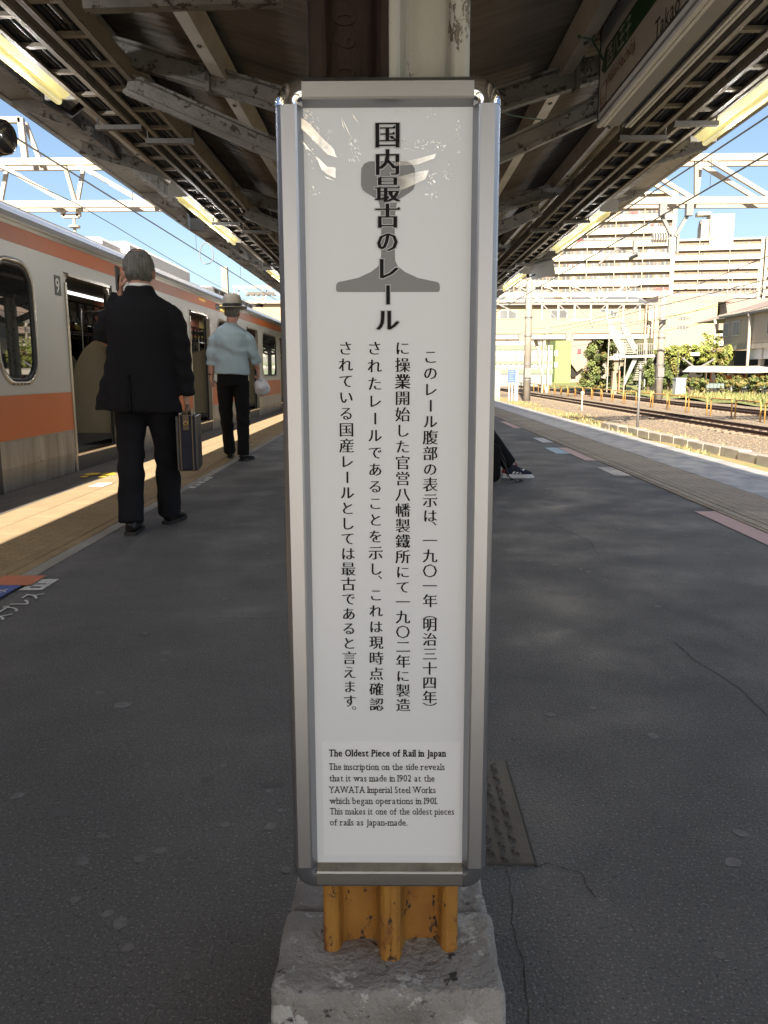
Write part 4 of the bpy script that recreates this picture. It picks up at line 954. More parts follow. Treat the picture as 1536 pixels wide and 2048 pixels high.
for k in range(9):
    y = 17.2 + k * .55; b.box(-.95, -.55, y, y + .12, 2.62, 2.75)
b.box(-.97, -.53, 17, 22, 2.75, 2.77); b.build('roof_duct', train_roof, tr)
b = MB(); b.box(.0075, .0105, 6.60, 6.655, -.3, 2.12); b.build('car_end_gap', rubber, tr)
b = MB(); b.box(-1.40, -1.28, YA, YB, 2.125, 2.138); b.build('added_ceiling_glow', M('ceiling_fill_glow', (.8,.8,.8), .5, amt=.05, emis=(1, .97, .9, .7)), tr)  # glowing strip added to brighten the carriage interior, no lamp seen there
# interior
b = MB(); b.box(-2.72, -.145, YA, YB, .08, .155); b.build('floor', train_floor, tr)
b = MB(); b.box(-2.72, -.085, YA, YB, 2.14, 2.2); b.build('ceiling', train_in, tr)
b = MB()
for k in range(len(doors) - 1):
    a, c = doors[k] + DW, doors[k+1]
    b.box(-2.76, -2.71, a, c, -.4, .93); b.box(-2.76, -2.71, a, c, 1.95, 2.35)
    b.box(-2.76, -2.71, a, a + .5, .93, 1.95); b.box(-2.76, -2.71, c - .5, c, .93, 1.95)
for a in doors:
    b.box(-2.76, -2.71, a, a + DW, -.4, .95); b.box(-2.76, -2.71, a, a + DW, 1.85, 2.35); b.box(-2.76, -2.71, a + DW/2 - .08, a + DW/2 + .08, .95, 1.85)
    for y in (a, a + DW - .12): b.box(-2.76, -2.71, y, y + .12, .95, 1.85)
b.build('far_side_wall', train_in, tr)
for k in range(len(doors) - 1):
    b = MB(); b.box(-2.74, -2.733, doors[k] + DW + .5, doors[k+1] - .5, .93, 1.95); b.build('far_window_pane', tinted, tr)
for a in doors:
    b = MB(); b.box(-2.74, -2.733, a + .12, a + DW - .12, .95, 1.85); b.build('far_door_pane', tinted, tr)
for k in range(len(doors) - 1):
    a, c = doors[k] + DW, doors[k+1]
    for x0, x1 in ((-.60, -.105), (-2.70, -2.25)):
        b = MB(); b.bbox(x0, x1, a + .04, c - .04, .42, .56, .02); b.bbox(*( (x0 + .38, x1) if x0 > -1 else (x0, x0 + .10)), a + .04, c - .04, .561, .98, .02); b.build('bench_seat', seat_cloth, tr)
        s = 1 if x0 > -1 else -1
        xw, xo = (x1, x0) if s > 0 else (x0, x1)
        for y in (a + .005, c - .03):
            q = [(xw, .30), (xo, .30), (xo, .62)]
            for j in range(7): t_ = j / 6; q.append((xo + (xw - xo) * (t_ ** 1.6) * .9, .62 + .78 * math.sin(t_ * math.pi / 2)))
            q.append((xw, 1.42)); bb = MB(); bb.prism(q, y, y + .025, 'y'); bb.build('seat_end_panel', seat_panel, tr)
        b = MB(); b.box(min(xw, xw - s*.30), max(xw, xw - s*.30), a + .1, c - .1, 1.72, 1.735)
        for j in range(14): b.tube([(xw - s*.02, a + .15 + j * .23, 1.705), (xw - s*.32, a + .15 + j * .23, 1.70)], .008, 5)
        b.build('luggage_rack', stainless, tr)
        b = MB()
        for y in (a - .02, c + .02): b.tube([(xo, y, .2), (xo, y, 1.2), (xo, y, 2.13)], .017, 8)
        b.tube([(xo, a, 1.86), (xo, c, 1.86)], .014, 8); b.build('grab_pole', stainless, tr)
        b = MB()
        for j in range(12):
            y = a + .2 + j * .26; b.beam((xo, y, 1.855), (xo, y, 1.70), .03, .008)
            b.tube([(xo, y + .05 * math.sin(q_), 1.65 + .05 * math.cos(q_)) for q_ in [2 * math.pi * m_ / 8 for m_ in range(9)]], .009, 5, caps=False)
        b.build('hand_strap', rubber, tr)
for k in range(len(doors)):
    for j, (y, x) in enumerate(((.25, -1.35), (.95, -1.35), (.6, -.8))):
        b = MB(); b.box(x - .26, x + .26, doors[k] + y, doors[k] + y + .004, 1.80, 2.135); b.build('hanging_advert', poster_brown if j % 2 == 0 else M('hanging_advert_yellow', (.5,.42,.12), .5, amt=.3, scale=10), tr)
# markings
b = MB(); b.box(.0005, .0035, doors[3] - .225, doors[3] - .085, 1.755, 1.945); pq = b.build('car_number_plate', rubber, tr)
YM = Matrix(((0, 0, 1), (1, 0, 0), (0, 1, 0))).to_4x4()
flat_text('9', .20, white_print, 'car_number', tr, Matrix.Translation((.0042, doors[3] - .205, 1.78)) @ YM, .005)
flat_text('ハ-..', .085, rubber, 'car_lettering', tr, Matrix.Translation((.0048, 7.32, .185)) @ YM, -.01)
flat_text('....', .05, rubber, 'car_lettering', tr, Matrix.Translation((.0048, 7.30, .10)) @ YM, .02)
b = MB()
for j in range(5): b.box(.0102, .0112, doors[3] - 1.25 + j * .07, doors[3] - 1.21 + j * .07, .905, .918)
b.build('window_lettering', rubber, tr)
b = MB(); b.box(.0045, .007, 14.9, 16.15, 2.14, 2.245); b.build('display_bezel', rubber, tr)
flat_text('東京', .125, led_amber, 'display_lettering', tr, Matrix.Translation((.008, 15.2, 2.15)) @ YM, .01, 2.6)
flat_text('YYYYY', .06, led_amber, 'display_lettering', tr, Matrix.Translation((.008, 13.7, 2.19)) @ YM, .005, 2.0)
b = MB(); b.tube([(.002, 16.6, 2.16), (.03, 16.6, 2.16)], .035, 10); b.build('side_lamp', red_lamp, tr)

# ================================================================== PEOPLE
def solid(name, parts, vox, mat, parent, smooth=4, wrinkle=None):
    """fuse closed shapes into one continuous surface"""
    b = MB()
    for p_ in parts: b.add(p_.v, p_.f)
    me = b.mesh(name); o = bpy.data.objects.new('tmp', me); col.objects.link(o)
    r_ = o.modifiers.new('r', 'REMESH'); r_.mode = 'VOXEL'; r_.voxel_size = vox
    s_ = o.modifiers.new('s', 'SMOOTH'); s_.factor = .5; s_.iterations = smooth
    dg = bpy.context.evaluated_depsgraph_get(); m2 = bpy.data.meshes.new_from_object(o.evaluated_get(dg))
    bpy.data.objects.remove(o); bpy.data.meshes.remove(me); m2.name = name
    if wrinkle:
        m2.update(); ns = [v.normal.copy() for v in m2.vertices]
        for v, n_ in zip(m2.vertices, ns): v.co += n_ * wrinkle(v.co)
    m2.polygons.foreach_set('use_smooth', [True] * len(m2.polygons)); m2.materials.clear(); m2.materials.append(mat)
    return put(name, m2, parent)
def T(pts, rad, seg=14, wdir=(1, 0, 0)):
    b = MB(); pts = [Vector(p) for p in pts]
    b.tube(pts, rad, seg, wdir); return b
def B(c, r): b = MB(); b.ball(c, r); return b
def hand(wr, d, n, s, k=1.0, curl=(.5, .55, .6, .65), thumb=.5):
    """palm, four curled fingers and a thumb; d = finger direction, n = palm normal, s = thumb side"""
    wr = Vector(wr); d = Vector(d).normalized(); n = Vector(n); n = (n - d * n.dot(d)).normalized(); s = Vector(s); s = (s - d * s.dot(d) - n * s.dot(n)).normalized(); out = []
    out.append(T([wr - d*.03*k, wr, wr + d*.04*k, wr + d*.088*k], [(.026*k, .021*k), (.028*k, .019*k), (.040*k, .016*k), (.041*k, .013*k)], 12, s))
    for j, L_ in enumerate((.070, .078, .073, .058)):
        p = wr + d*(.084 - .004*abs(j-1.2))*k + s*(.031 - .0205*j)*k; a = 0; pts = [p - d*.015*k]; rr = [.0095*k]
        for q in range(3):
            pts.append(p.copy()); rr.append((.0095 - .0008*q)*k); a += curl[j] * (1, 1.1, .8)[q]
            p = p + (d*math.cos(a) + n*math.sin(a)) * L_ * (.42, .32, .26)[q] * k
        pts.append(p); rr.append(.0068*k); out.append(T(pts, rr, 8, s))
    p = wr + d*.022*k + s*.030*k; td = (d*.75 + s*.55 + n*thumb).normalized(); t2 = (d*.95 + s*.12 + n*(thumb + .15)).normalized()
    out.append(T([p - s*.015*k, p + td*.022*k, p + td*.045*k, p + td*.045*k + t2*.028*k], [.014*k, .012*k, .0105*k, .008*k], 9, n))
    return out
def head_parts(c, k=1.0, tilt=0, yaw=0):
    """skull, jaw, nose, brow, lips, ears and neck around centre c, face to +Y"""
    c = Vector(c); Rm = Matrix.Rotation(yaw, 3, 'Z') @ Matrix.Rotation(-tilt, 3, 'X')
    def P(x, y, z): return c + Rm @ Vector((x, y, z)) * k
    out = []
    def ball(p, r): b = MB(); b.ball((0, 0, 0), tuple(q * k for q in r)); b.v = [tuple(Rm @ Vector(v) + P(*p)) for v in b.v]; return b
    out += [ball((0, -.012, .022), (.078, .098, .094)), ball((0, .02, -.045), (.062, .072, .072)), ball((0, .042, -.085), (.034, .036, .028)),
            T([P(0, .088, .02), P(0, .105, -.012), P(0, .112, -.026), P(0, .095, -.034)], [.009*k, .012*k, .015*k, .010*k], 8),
            ball((0, .086, .034), (.052, .016, .012)), ball((0, .090, -.056), (.024, .010, .006)), ball((0, .088, -.066), (.021, .010, .007))]
    for s in (-1, 1): out.append(ball((s * .080, -.008, -.012), (.011, .020, .033)))
    return out, P
def hair_cap(c, k, tilt, yaw, mat, parent, bald=False, low=-.06):
    c = Vector(c); Rm = Matrix.Rotation(yaw, 3, 'Z') @ Matrix.Rotation(-tilt, 3, 'X'); b = MB(); b.ball((0, 0, 0), (1, 1, 1), 40, 28)
    keep = []; vs = []
    for v in b.v:
        x, y, z = v; r = Vector((x * .0845, y * .105 - .013, z * .101 + .020))
        n_ = noise.noise(Vector((x * 9, y * 9, z * 3))) * .0035 + noise.noise(Vector((x * 26, y * 26, z * 6))) * .0022
        r += Vector((x, y, z)) * n_
        hide = (y > .18 + .55 * max(0, -z) * 0 and z < .62) or (y > .52) or (r.z < low - .035 * (y < -.3)) or (abs(x) > .86 and r.z < -.005 and y > -.35)
        if bald and Vector((x, y + .50, z - .82)).length < .34 + .05 * noise.noise(Vector((x * 7, y * 7, 1))): hide = True
        if hide: r = Vector((x * .070, y * .085 - .013, z * .084 + .020)) if r.z > -.02 else r * .80
        vs.append(tuple(c + Rm @ r * k))
    b.v = vs; return b.build('hair', mat, parent, True)
def wr_cloth(amp=.006, sc_=(7, 7, 3.2), seed=0):
    def f(co):
        q = Vector((co.x * sc_[0] + seed, co.y * sc_[1], co.z * sc_[2])); return amp * noise.noise(q) + amp * .5 * noise.noise(q * 2.3)
    return f
def crease(amp, f_, z0, z1, seed=0):
    base = wr_cloth(amp * .8, seed=seed)
    def f(co):
        k = max(0, 1 - abs(co.z - (z0 + z1) / 2) / ((z1 - z0) / 2))
        return base(co) + amp * k * math.sin(co.z * f_ + co.x * 14 + 2 * noise.noise(co * 9))
    return f
def shoe(parent, x, y, yaw, mat, sole, toe_up=0, L_=.28, heel_z=0):
    Mx = Matrix.Translation((x, y, heel_z)) @ Matrix.Rotation(yaw, 4, 'Z') @ Matrix.Rotation(toe_up, 4, 'X')
    def X(p): return tuple(Mx @ Vector(p))
    b = MB(); b.tube([X((0, -.055, .05)), X((0, -.02, .058)), X((0, .06, .055)), X((0, .13, .042)), X((0, .19, .034)), X((0, .215, .030))], [(.028, .030), (.036, .044), (.040, .040), (.046, .030), (.040, .024), (.020, .012)], 14)
    b2 = MB(); b2.tube([X((0, 0, .06)), X((0, -.005, .12))], [(.038, .044), (.036, .042)], 14)
    o = solid('shoe', [b, b2], .007, mat, parent, 3)
    b = MB(); pr = [(-.033,-.06),(.033,-.06),(.038,0),(.036,.06),(.048,.13),(.044,.19),(.024,.22),(-.024,.22),(-.044,.19),(-.048,.13),(-.036,.06),(-.038,0)]
    b.prism(pr, .002, .024, 'z'); b.v = [X(v) for v in b.v]; b.build('sole', sole, o)
    return o

# --- man in black suit
pm = thing('person', 'grey-haired man in a black suit walking away along the train, phone at his ear', 'person', (-1.555, 5.08, 0), R(4))
HC = (-.005, .015, 1.615)
hp, P_ = head_parts(HC, 1.12, R(12), R(8))
LH = Vector((-.115, .03, 1.555)); RW = Vector((.245, .035, .845))
body = hp + [T([(0, -.035, 1.42), (0, -.02, 1.50), (0, -.005, 1.58)], [(.085, .07), (.060, .062), (.058, .066)])]
body += [T([(0, 0, .92), (0, 0, 1.15), (0, -.01, 1.36), (0, -.01, 1.44)], [(.15, .10), (.14, .095), (.17, .10), (.12, .07)], 18)]
body += [T([(-.14, 0, 1.38), (-.22, .04, 1.22), (-.24, .06, 1.19)], [.05, .045, .04]), T([(-.24, .06, 1.19), (-.15, .05, 1.40), (-.118, .035, 1.50)], [.04, .034, .027]), T([(.14, 0, 1.38), (.22, .01, 1.12), RW + Vector((0, 0, .02))], [.05, .042, .027])]
for s, kn, an in ((-1, (-.105, -.02, .50), (-.10, -.13, .10)), (1, (.095, .10, .50), (.07, .24, .10))):
    body += [T([(s * .085, 0, .93), kn, an], [.085, .058, .035]), T([an, (an[0], an[1] - .02, .06), (an[0], an[1] + .1, .045)], [.034, .036, .03])]
body += hand(RW, (.02, .12, -1), (-1, 0, 0), (0, 1, 0), 1.0, (1.0, 1.05, 1.05, 1.0), .3)
body += hand(LH + Vector((-.012, -.01, -.06)), (.05, .15, 1), (1, .25, 0), (0, -.6, .2), 1.0, (.45, .4, .4, .5), .6)
solid('body', body, .0065, skin, pm, 2)
for s in (-1, 1):
    b = MB(); b.ball(P_(s * .032, .080, .012), (.012, .010, .010), 10, 7); b.build('eye', white_cloth, pm, True)
hair_cap(HC, 1.12, R(12), R(8), hair_m, pm, True, -.080)
b = MB(); b.tube([(0, -.022, 1.49), (0, -.020, 1.538)], [(.074, .074), (.064, .068)], 20, caps=False); b.build('shirt_collar', white_cloth, pm, True)
jk = [T([(-.045, -.01, .765), (-.04, -.01, .85), (-.025, -.01, 1.0), (-.01, -.01, 1.15), (0, -.01, 1.30), (0, -.012, 1.385), (0, -.012, 1.435), (0, -.018, 1.475), (0, -.02, 1.530)],
        [(.268, .175), (.252, .172), (.222, .160), (.205, .150), (.208, .148), (.198, .128), (.160, .105), (.104, .088), (.078, .080)], 28),
      T([(.13, -.01, 1.390), (.190, -.005, 1.345), (.228, .0, 1.18), (.240, .02, .98), (.243, .03, .865)], [.060, .068, .064, .060, .054], 16),
      T([(-.13, -.01, 1.390), (-.195, .0, 1.335), (-.245, .03, 1.25), (-.262, .04, 1.195)], [.060, .070, .068, .058], 16),
      T([(-.262, .03, 1.20), (-.215, .05, 1.31), (-.16, .045, 1.43), (-.138, .035, 1.485)], [.062, .062, .056, .050], 16)]
def jwr(co):
    q = Vector((co.x * 6, co.y * 6, co.z * 3)); d_ = .009 * noise.noise(q) + .006 * noise.noise(Vector((co.x * 17 + co.z * 6, co.y * 10, co.z * 8)))
    if co.y < -.05 and .76 < co.z < .99 and abs(co.x + .055) < .008: d_ -= .026
    if abs(co.x) > .2: d_ += .004 * math.sin(co.z * 60 + co.x * 20)
    return d_
solid('jacket', jk, .010, suit, pm, 4, jwr)
b = MB(); b.prism([(-.060, .775), (-.048, .775), (-.052, .99)], -.203, -.188, 'y'); b.build('jacket_vent', black_cloth, pm)
solid('trousers', [T([(0, 0, .80), (0, 0, .95)], [(.17, .125), (.165, .12)], 22),
   T([(-.095, 0, .86), (-.108, -.02, .52), (-.103, -.09, .25), (-.100, -.135, .075)], [(.105, .112), (.083, .088), (.079, .083), (.078, .086)], 18),
   T([(.090, 0, .86), (.095, .09, .52), (.075, .18, .25), (.062, .235, .070)], [(.105, .112), (.083, .088), (.077, .081), (.076, .084)], 18)], .0095, trouser, pm, 4, crease(.006, 42, .1, .75))
shoe(pm, -.100, -.145, R(2), leather, rubber, 0); shoe(pm, .062, .23, R(-12), leather, rubber, 0)
ph = MB(); ph.bbox(-.142, -.130, -.02, .055, 1.50, 1.65, .004); ob = ph.build('phone', rubber); ob.matrix_world = pm.matrix_basis @ Matrix.Identity(4); ob.location = pm.location; ob.rotation_euler = pm.rotation_euler
tag(ob, 'dark mobile phone held to the left ear of the suited man', 'phone')
bc = thing('briefcase', 'narrow navy briefcase with tan piping carried in the right hand of the suited man', 'briefcase', (-1.305, 5.13, .395), R(9))
b = MB(); b.bbox(-.062, .062, -.16, .16, 0, .345, .014); b.build('shell', navy, bc)
for x in (-.040, .034):
    b = MB(); b.box(x - .004, x + .004, -.1635, .1635, -.003, .349); b.build('piping', tan_leather, bc)
for x in (-.058, .058):
    b = MB(); b.box(x - .006, x + .006, -.1615, .1615, .004, .341); b.build('edge_binding', leather, bc)
b = MB(); b.bbox(-.020, .016, -.1695, -.161, .255, .352, .003); b.build('buckle_strap', tan_leather, bc)
b = MB(); b.tube([(-.002 + .012 * math.cos(q), -.173, .300 + .012 * math.sin(q)) for q in [2 * math.pi * k / 12 for k in range(13)]], .003, 6, caps=False); b.build('buckle', brass, bc, True)
b = MB(); b.tube([(0, -.09, .345), (0, -.075, .385), (0, -.04, .402), (0, .04, .402), (0, .075, .385), (0, .09, .345)], .009, 8); b.build('handle', tan_leather, bc, True)

# --- man in hat
pm2 = thing('person', 'man in a grey hat and pale blue shirt walking away further along the train', 'person', (-1.825, 9.25, 0), R(2))
HC = (.02, .02, 1.675); hp, P_ = head_parts(HC, 1.02, R(4), R(-6))
LW, RW = Vector((-.245, .02, .945)), Vector((.285, .06, 1.04))
body = hp + [T([(0, -.03, 1.47), (.01, -.015, 1.56), (.015, 0, 1.63)], [(.08, .07), (.056, .058), (.056, .062)]), T([(0, 0, .98), (0, 0, 1.2), (0, -.01, 1.42), (0, -.01, 1.49)], [(.15, .10), (.14, .095), (.17, .10), (.11, .07)], 18)]
body += [T([(-.15, 0, 1.43), (-.225, -.01, 1.20), LW], [.05, .042, .027]), T([(.15, 0, 1.43), (.24, .0, 1.20), RW], [.05, .042, .027])]
for s, kn, an in ((-1, (-.10, .06, .52), (-.095, .20, .10)), (1, (.10, .0, .52), (.10, -.06, .10))): body += [T([(s * .085, 0, .98), kn, an], [.085, .058, .035])]
body += hand(LW, (.12, .15, -1), (1, -.1, 0), (0, 1, 0), 1.0, (.25, .3, .35, .4), .3)
body += hand(RW, (.05, .1, -1), (-1, 0, 0), (0, 1, 0), 1.0, (1.0, 1.0, 1.0, 1.0), .3)
solid('body', body, .007, skin_pale, pm2, 2)
for s in (-1, 1):
    b = MB(); b.ball(P_(s * .032, .080, .012), (.012, .010, .010), 10, 7); b.build('eye', white_cloth, pm2, True)
hair_cap(HC, 1.02, R(4), R(-6), hair_m, pm2, False, -.055)
shb = [T([(-.005, -.01, .985), (0, -.01, 1.10), (0, -.01, 1.22), (0, -.012, 1.36), (0, -.012, 1.44), (0, -.015, 1.495), (.005, -.02, 1.535), (.008, -.02, 1.56)], [(.200, .150), (.188, .138), (.182, .130), (.200, .128), (.198, .115), (.155, .095), (.082, .078), (.070, .074)], 26),
       T([(-.13, -.01, 1.435), (-.200, -.01, 1.36), (-.232, -.01, 1.20), (-.238, .0, 1.115)], [.056, .064, .058, .056], 16), T([(.13, -.01, 1.435), (.202, -.01, 1.36), (.250, .0, 1.22), (.268, .03, 1.135)], [.064, .066, .058, .056], 16),
       T([(-.236, 0, 1.125), (-.242, .005, 1.085)], [.063, .061], 16), T([(.264, .02, 1.15), (.276, .035, 1.105)], [.063, .061], 16)]
solid('shirt', shb, .010, shirt_blue, pm2, 4, crease(.0085, 30, 1.0, 1.5, 5))
solid('trousers', [T([(0, 0, .86), (0, 0, 1.06)], [(.180, .135), (.178, .13)], 22), T([(-.090, 0, .90), (-.102, .06, .54), (-.098, .14, .28), (-.095, .195, .075)], [(.098, .108), (.078, .084), (.068, .074), (.070, .078)], 18),
   T([(.090, 0, .90), (.102, .0, .54), (.102, -.03, .28), (.100, -.06, .070)], [(.098, .108), (.078, .084), (.068, .074), (.070, .078)], 18)], .0095, black_cloth, pm2, 4, crease(.005, 40, .1, .8, 3))
shoe(pm2, -.095, .19, R(6), leather, rubber); shoe(pm2, .100, -.065, R(-22), leather, rubber)
b = MB(); b.tube([LW + Vector((0, -.001, .035)), LW + Vector((-.002, -.001, .052))], .034, 14); b.build('wristband', rubber, pm2, True)
ht = thing('hat', 'grey felt hat with a dark band on the head of the man in pale blue', 'hat', (-1.805, 9.265, 1.725), R(2)); ht.scale = (1.12, 1.1, 1.1)
b = MB(); b.tube([(0, 0, .0), (0, 0, .02), (0, 0, .08), (0, .0, .125), (0, 0, .142)], [(.098, .118), (.097, .116), (.092, .108), (.080, .092), (.045, .06)], 26); b.build('crown', hat_m, ht, True)
b = MB(); n = 26
vs = [(.09 * math.cos(2*math.pi*k/n), .11 * math.sin(2*math.pi*k/n), .004) for k in range(n)] + [(.148 * math.cos(2*math.pi*k/n), .172 * math.sin(2*math.pi*k/n), .012 * abs(math.cos(2*math.pi*k/n)) - .012 * (math.sin(2*math.pi*k/n) > .3)) for k in range(n)]
vs += [(x, y, z - .005) for x, y, z in vs]
b.add(vs, [(k, (k+1) % n, n + (k+1) % n, n + k) for k in range(n)] + [(2*n + k, 3*n + k, 3*n + (k+1) % n, 2*n + (k+1) % n) for k in range(n)] + [(n + k, n + (k+1) % n, 3*n + (k+1) % n, 3*n + k) for k in range(n)]); b.build('brim', hat_m, ht, True)
b = MB(); b.tube([(0, 0, .010), (0, 0, .040)], [(.1000, .1200), (.0985, .1175)], 26); b.build('hat_band', rubber, ht, True)
p = Vector((-1.825, 9.25, 0)) + Vector((.31, .11, .83)); bg_ = MB(); bg_.ball(p, (.088, .088, .10), 24, 16)
bg_.v = [tuple(Vector(v) + (Vector(v) - p) * (.22 * noise.noise(Vector(v) * 11) + .12 * noise.noise(Vector(v) * 26))) for v in bg_.v]
bg_.tube([p + Vector((-.01, -.01, .07)), p + Vector((-.02, -.02, .16))], [.04, .014], 10)
tag(bg_.build('shopping_bag', bag_white, smooth=True), 'scrunched white plastic bag hanging from the right hand of the man in the hat', 'bag')

# --- seated people on the bench (only their feet and shins show past the board)
def sitter(loc, rz, label, shoe_m, sock, main, reach):
    t = thing('person', label, 'person', loc, rz)   # faces +Y in its own frame
    hp, P_ = head_parts((0, .05, 1.24), 1.0, R(12), 0)
    bd = hp + [T([(0, .0, 1.02), (0, .02, 1.12), (0, .04, 1.2)], [(.08, .07), (.057, .058), (.055, .06)]), T([(0, .0, .50), (0, -.03, .75), (0, 0, 1.0), (0, .0, 1.06)], [(.16, .12), (.15, .11), (.18, .10), (.1, .07)], 18)]
    legs = []; an = []
    for s, kx, fx, fy in ((-1, -.13, -.14, reach[0]), (1, .12, .13, reach[1])):
        kn = (kx, .44, .55); ak = (fx, fy - .10, .11); an.append((fx, fy - .10))
        bd += [T([(s * .09, .05, .50), kn, ak], [.085, .056, .034])]
        legs += [T([(s * .09, .0, .52), (s * .11, .22, .54), kn], [(.105, .10), (.095, .09), (.078, .078)], 16), T([kn, ((kx + fx) / 2, (.44 + fy - .1) / 2, .33), (fx, fy - .115, .125)], [.078, .074, .076], 16), B(kn, .079)]
        bd += [T([(s * .16, 0, 1.0), (s * .24, .06, .78), (s * .16, .28, .66)], [.048, .04, .026])] + hand((s * .15, .30, .655), (-s * .2, 1, -.1), (0, 0, -1), (-s, 0, 0), 1.0, (.2, .25, .3, .3), .2)
    solid('body', bd, .008, skin, t, 2); hair_cap((0, .05, 1.24), 1.0, R(12), 0, rubber, t, False, -.055)
    solid('trousers', legs + [T([(0, 0, .46), (0, -.01, .62)], [(.17, .14), (.16, .12)], 18)], .011, black_cloth, t, 3, wr_cloth(.006))
    solid('jacket', [T([(0, -.01, .58), (0, -.03, .78), (0, -.005, .98), (0, .0, 1.06), (0, .005, 1.10)], [(.19, .145), (.18, .14), (.20, .13), (.13, .09), (.07, .075)], 22)] + [T([(s * .15, 0, 1.0), (s * .25, .05, .80), (s * .19, .24, .675)], [.065, .058, .046], 14) for s in (-1, 1)], .012, black_cloth, t, 3, wr_cloth(.006))
    for (fx, fy) in an:
        if main:
            Mx = Matrix.Translation((fx, fy, 0))
            up = MB(); up.tube([(fx, fy - .06, .065), (fx, fy - .02, .075), (fx, fy + .05, .072), (fx, fy + .12, .055), (fx, fy + .18, .045), (fx, fy + .205, .040)], [(.030, .034), (.038, .046), (.042, .044), (.046, .032), (.040, .022), (.018, .010)], 16)
            u2 = MB(); u2.tube([(fx, fy - .01, .08), (fx, fy + .01, .135)], [(.040, .046), (.038, .046)], 14)
            so_ = solid('shoe', [up, u2], .006, shoe_navy, t, 3)
            b = MB(); pr = [(-.036,-.085),(.036,-.085),(.044,-.03),(.042,.06),(.052,.13),(.046,.19),(.024,.222),(-.024,.222),(-.046,.19),(-.052,.13),(-.042,.06),(-.044,-.03)]; n = len(pr)
            for z0, z1, e in ((.002, .022, 1.0), (.0222, .040, .93)): b.prism([(fx + p_[0] * e, fy + p_[1] * (e if z0 > .01 else 1)) for p_ in pr], z0, z1 + (0), 'z')
            bevel(b.build('sole', shoe_white, so_), .006, 3)
            b = MB()
            for s in (-1, 1):
                for q in range(3):
                    y0 = fy + .005 + q * .034; xx = fx + s * .0445
                    b.add([(xx, y0, .048), (xx, y0 + .019, .048), (xx - s * .010, y0 + .056, .088), (xx - s * .010, y0 + .034, .088)], [(0, 1, 2, 3)]); b.add([(xx - s*.006, y0, .048), (xx - s*.006, y0 + .019, .048), (xx - s * .016, y0 + .056, .088), (xx - s * .016, y0 + .034, .088)], [(3, 2, 1, 0)])
            b.build('side_stripe', white_cloth, so_, fix=False)
            b = MB(); b.tube([(fx, fy + .055, .115), (fx, fy + .045, .150)], [(.024, .008), (.020, .006)], 10); b.tube([(fx, fy - .066, .05), (fx, fy - .060, .085)], [(.026, .02), (.024, .018)], 10); b.build('red_trim', red_cloth, so_, True)
        else: shoe(t, fx, fy, 0, shoe_m, sock)
    return t
sitter((.37, 7.48, 0), R(-90), 'seated person in black trousers and navy white-soled sneakers right of the board', shoe_navy, shoe_white, True, (.86, .43))
sitter((-.42, 7.85, 0), R(90), 'seated person facing the train whose dark shoe tip shows left of the board', leather, rubber, False, (.42, .46))
t = thing('backpack', 'black backpack with loose straps on the platform between the sneakers', 'backpack', (.86, 7.28, 0))
b = MB(); b.bbox(-.12, .12, -.08, .08, .01, .36, .04); b.v = [tuple(Vector(v) + Vector((0, 0, 0))) for v in b.v]; bevel(b.build('bag', black_cloth, t), .02, 3)
b = MB(); b.tube([(.10, -.05, .28), (.16, -.06, .16), (.20, -.05, .06), (.27, -.02, .02), (.33, .02, .015), (.30, .06, .03), (.22, .05, .02)], [(.018, .005)] * 7, 8, (0, 1, 0)); b.tube([(.12, .0, .3), (.17, .02, .2), (.19, .0, .05)], [(.018, .004)] * 3, 8, (0, 1, 0)); b.build('strap', rubber, t, True)

# ================================================================== TRACKS, LINESIDE
def track(x, y0, y1, label, sleepers=True):
    t = thing('railway_track', label, 'track', (x, 0, GZ), group='railway tracks beyond the platform' if x > 0 else None)
    for s in (-1, 1):
        b = MB(); b.prism([(s*.55-.065, .06), (s*.55+.065, .06), (s*.55+.012, .085), (s*.55+.012, .155), (s*.55+.034, .165), (s*.55+.034, .192), (s*.55-.034, .192), (s*.55-.034, .165), (s*.55-.012, .155), (s*.55-.012, .085)], y0, y1, 'y'); o = b.build('rail', rail_rust, t)
        b = MB(); b.box(s*.55 - .024, s*.55 + .024, y0, y1, .1922, .1935); b.build('rail_head', rail_top, o)
    if sleepers:
        me = MB(); me.bbox(-1.0, 1.0, -.11, .11, -.05, .062, .02); me = me.mesh('sleeper'); me.materials.append(sleeper_m)
        y = y0 + .3
        while y < min(y1, y0 + 75): put('sleeper', me, t, (0, y, 0)); y += .62
    return t
track(12.45, 14, 140, 'rusty railway track nearest the right platform edge, in front of the yellow hoops')
track(17.85, 22, 140, 'rusty railway track behind the yellow hoops')
track(-4.85, -20, 120, 'railway track under the commuter train', False)
b = MB()
for i in range(9000):
    x = random.choice((random.uniform(9.3, 11.6), random.uniform(11.2, 17.0), random.uniform(13, 21))); y = 13 + 55 * random.random() ** 1.5; z = GZ + random.uniform(.02, .07); s = random.uniform(.018, .036)
    a = random.uniform(0, 6); c_, s_ = math.cos(a) * s, math.sin(a) * s
    b.add([(x + c_, y + s_, z), (x - s_, y + c_, z), (x - c_, y - s_, z), (x + s_, y - c_, z), (x + random.uniform(-.4, .4) * s, y, z + s * .9)], [(0, 1, 4), (1, 2, 4), (2, 3, 4), (3, 0, 4)])
tag(b.build('ballast_stones', stone_m, fix=False), kind='stuff')
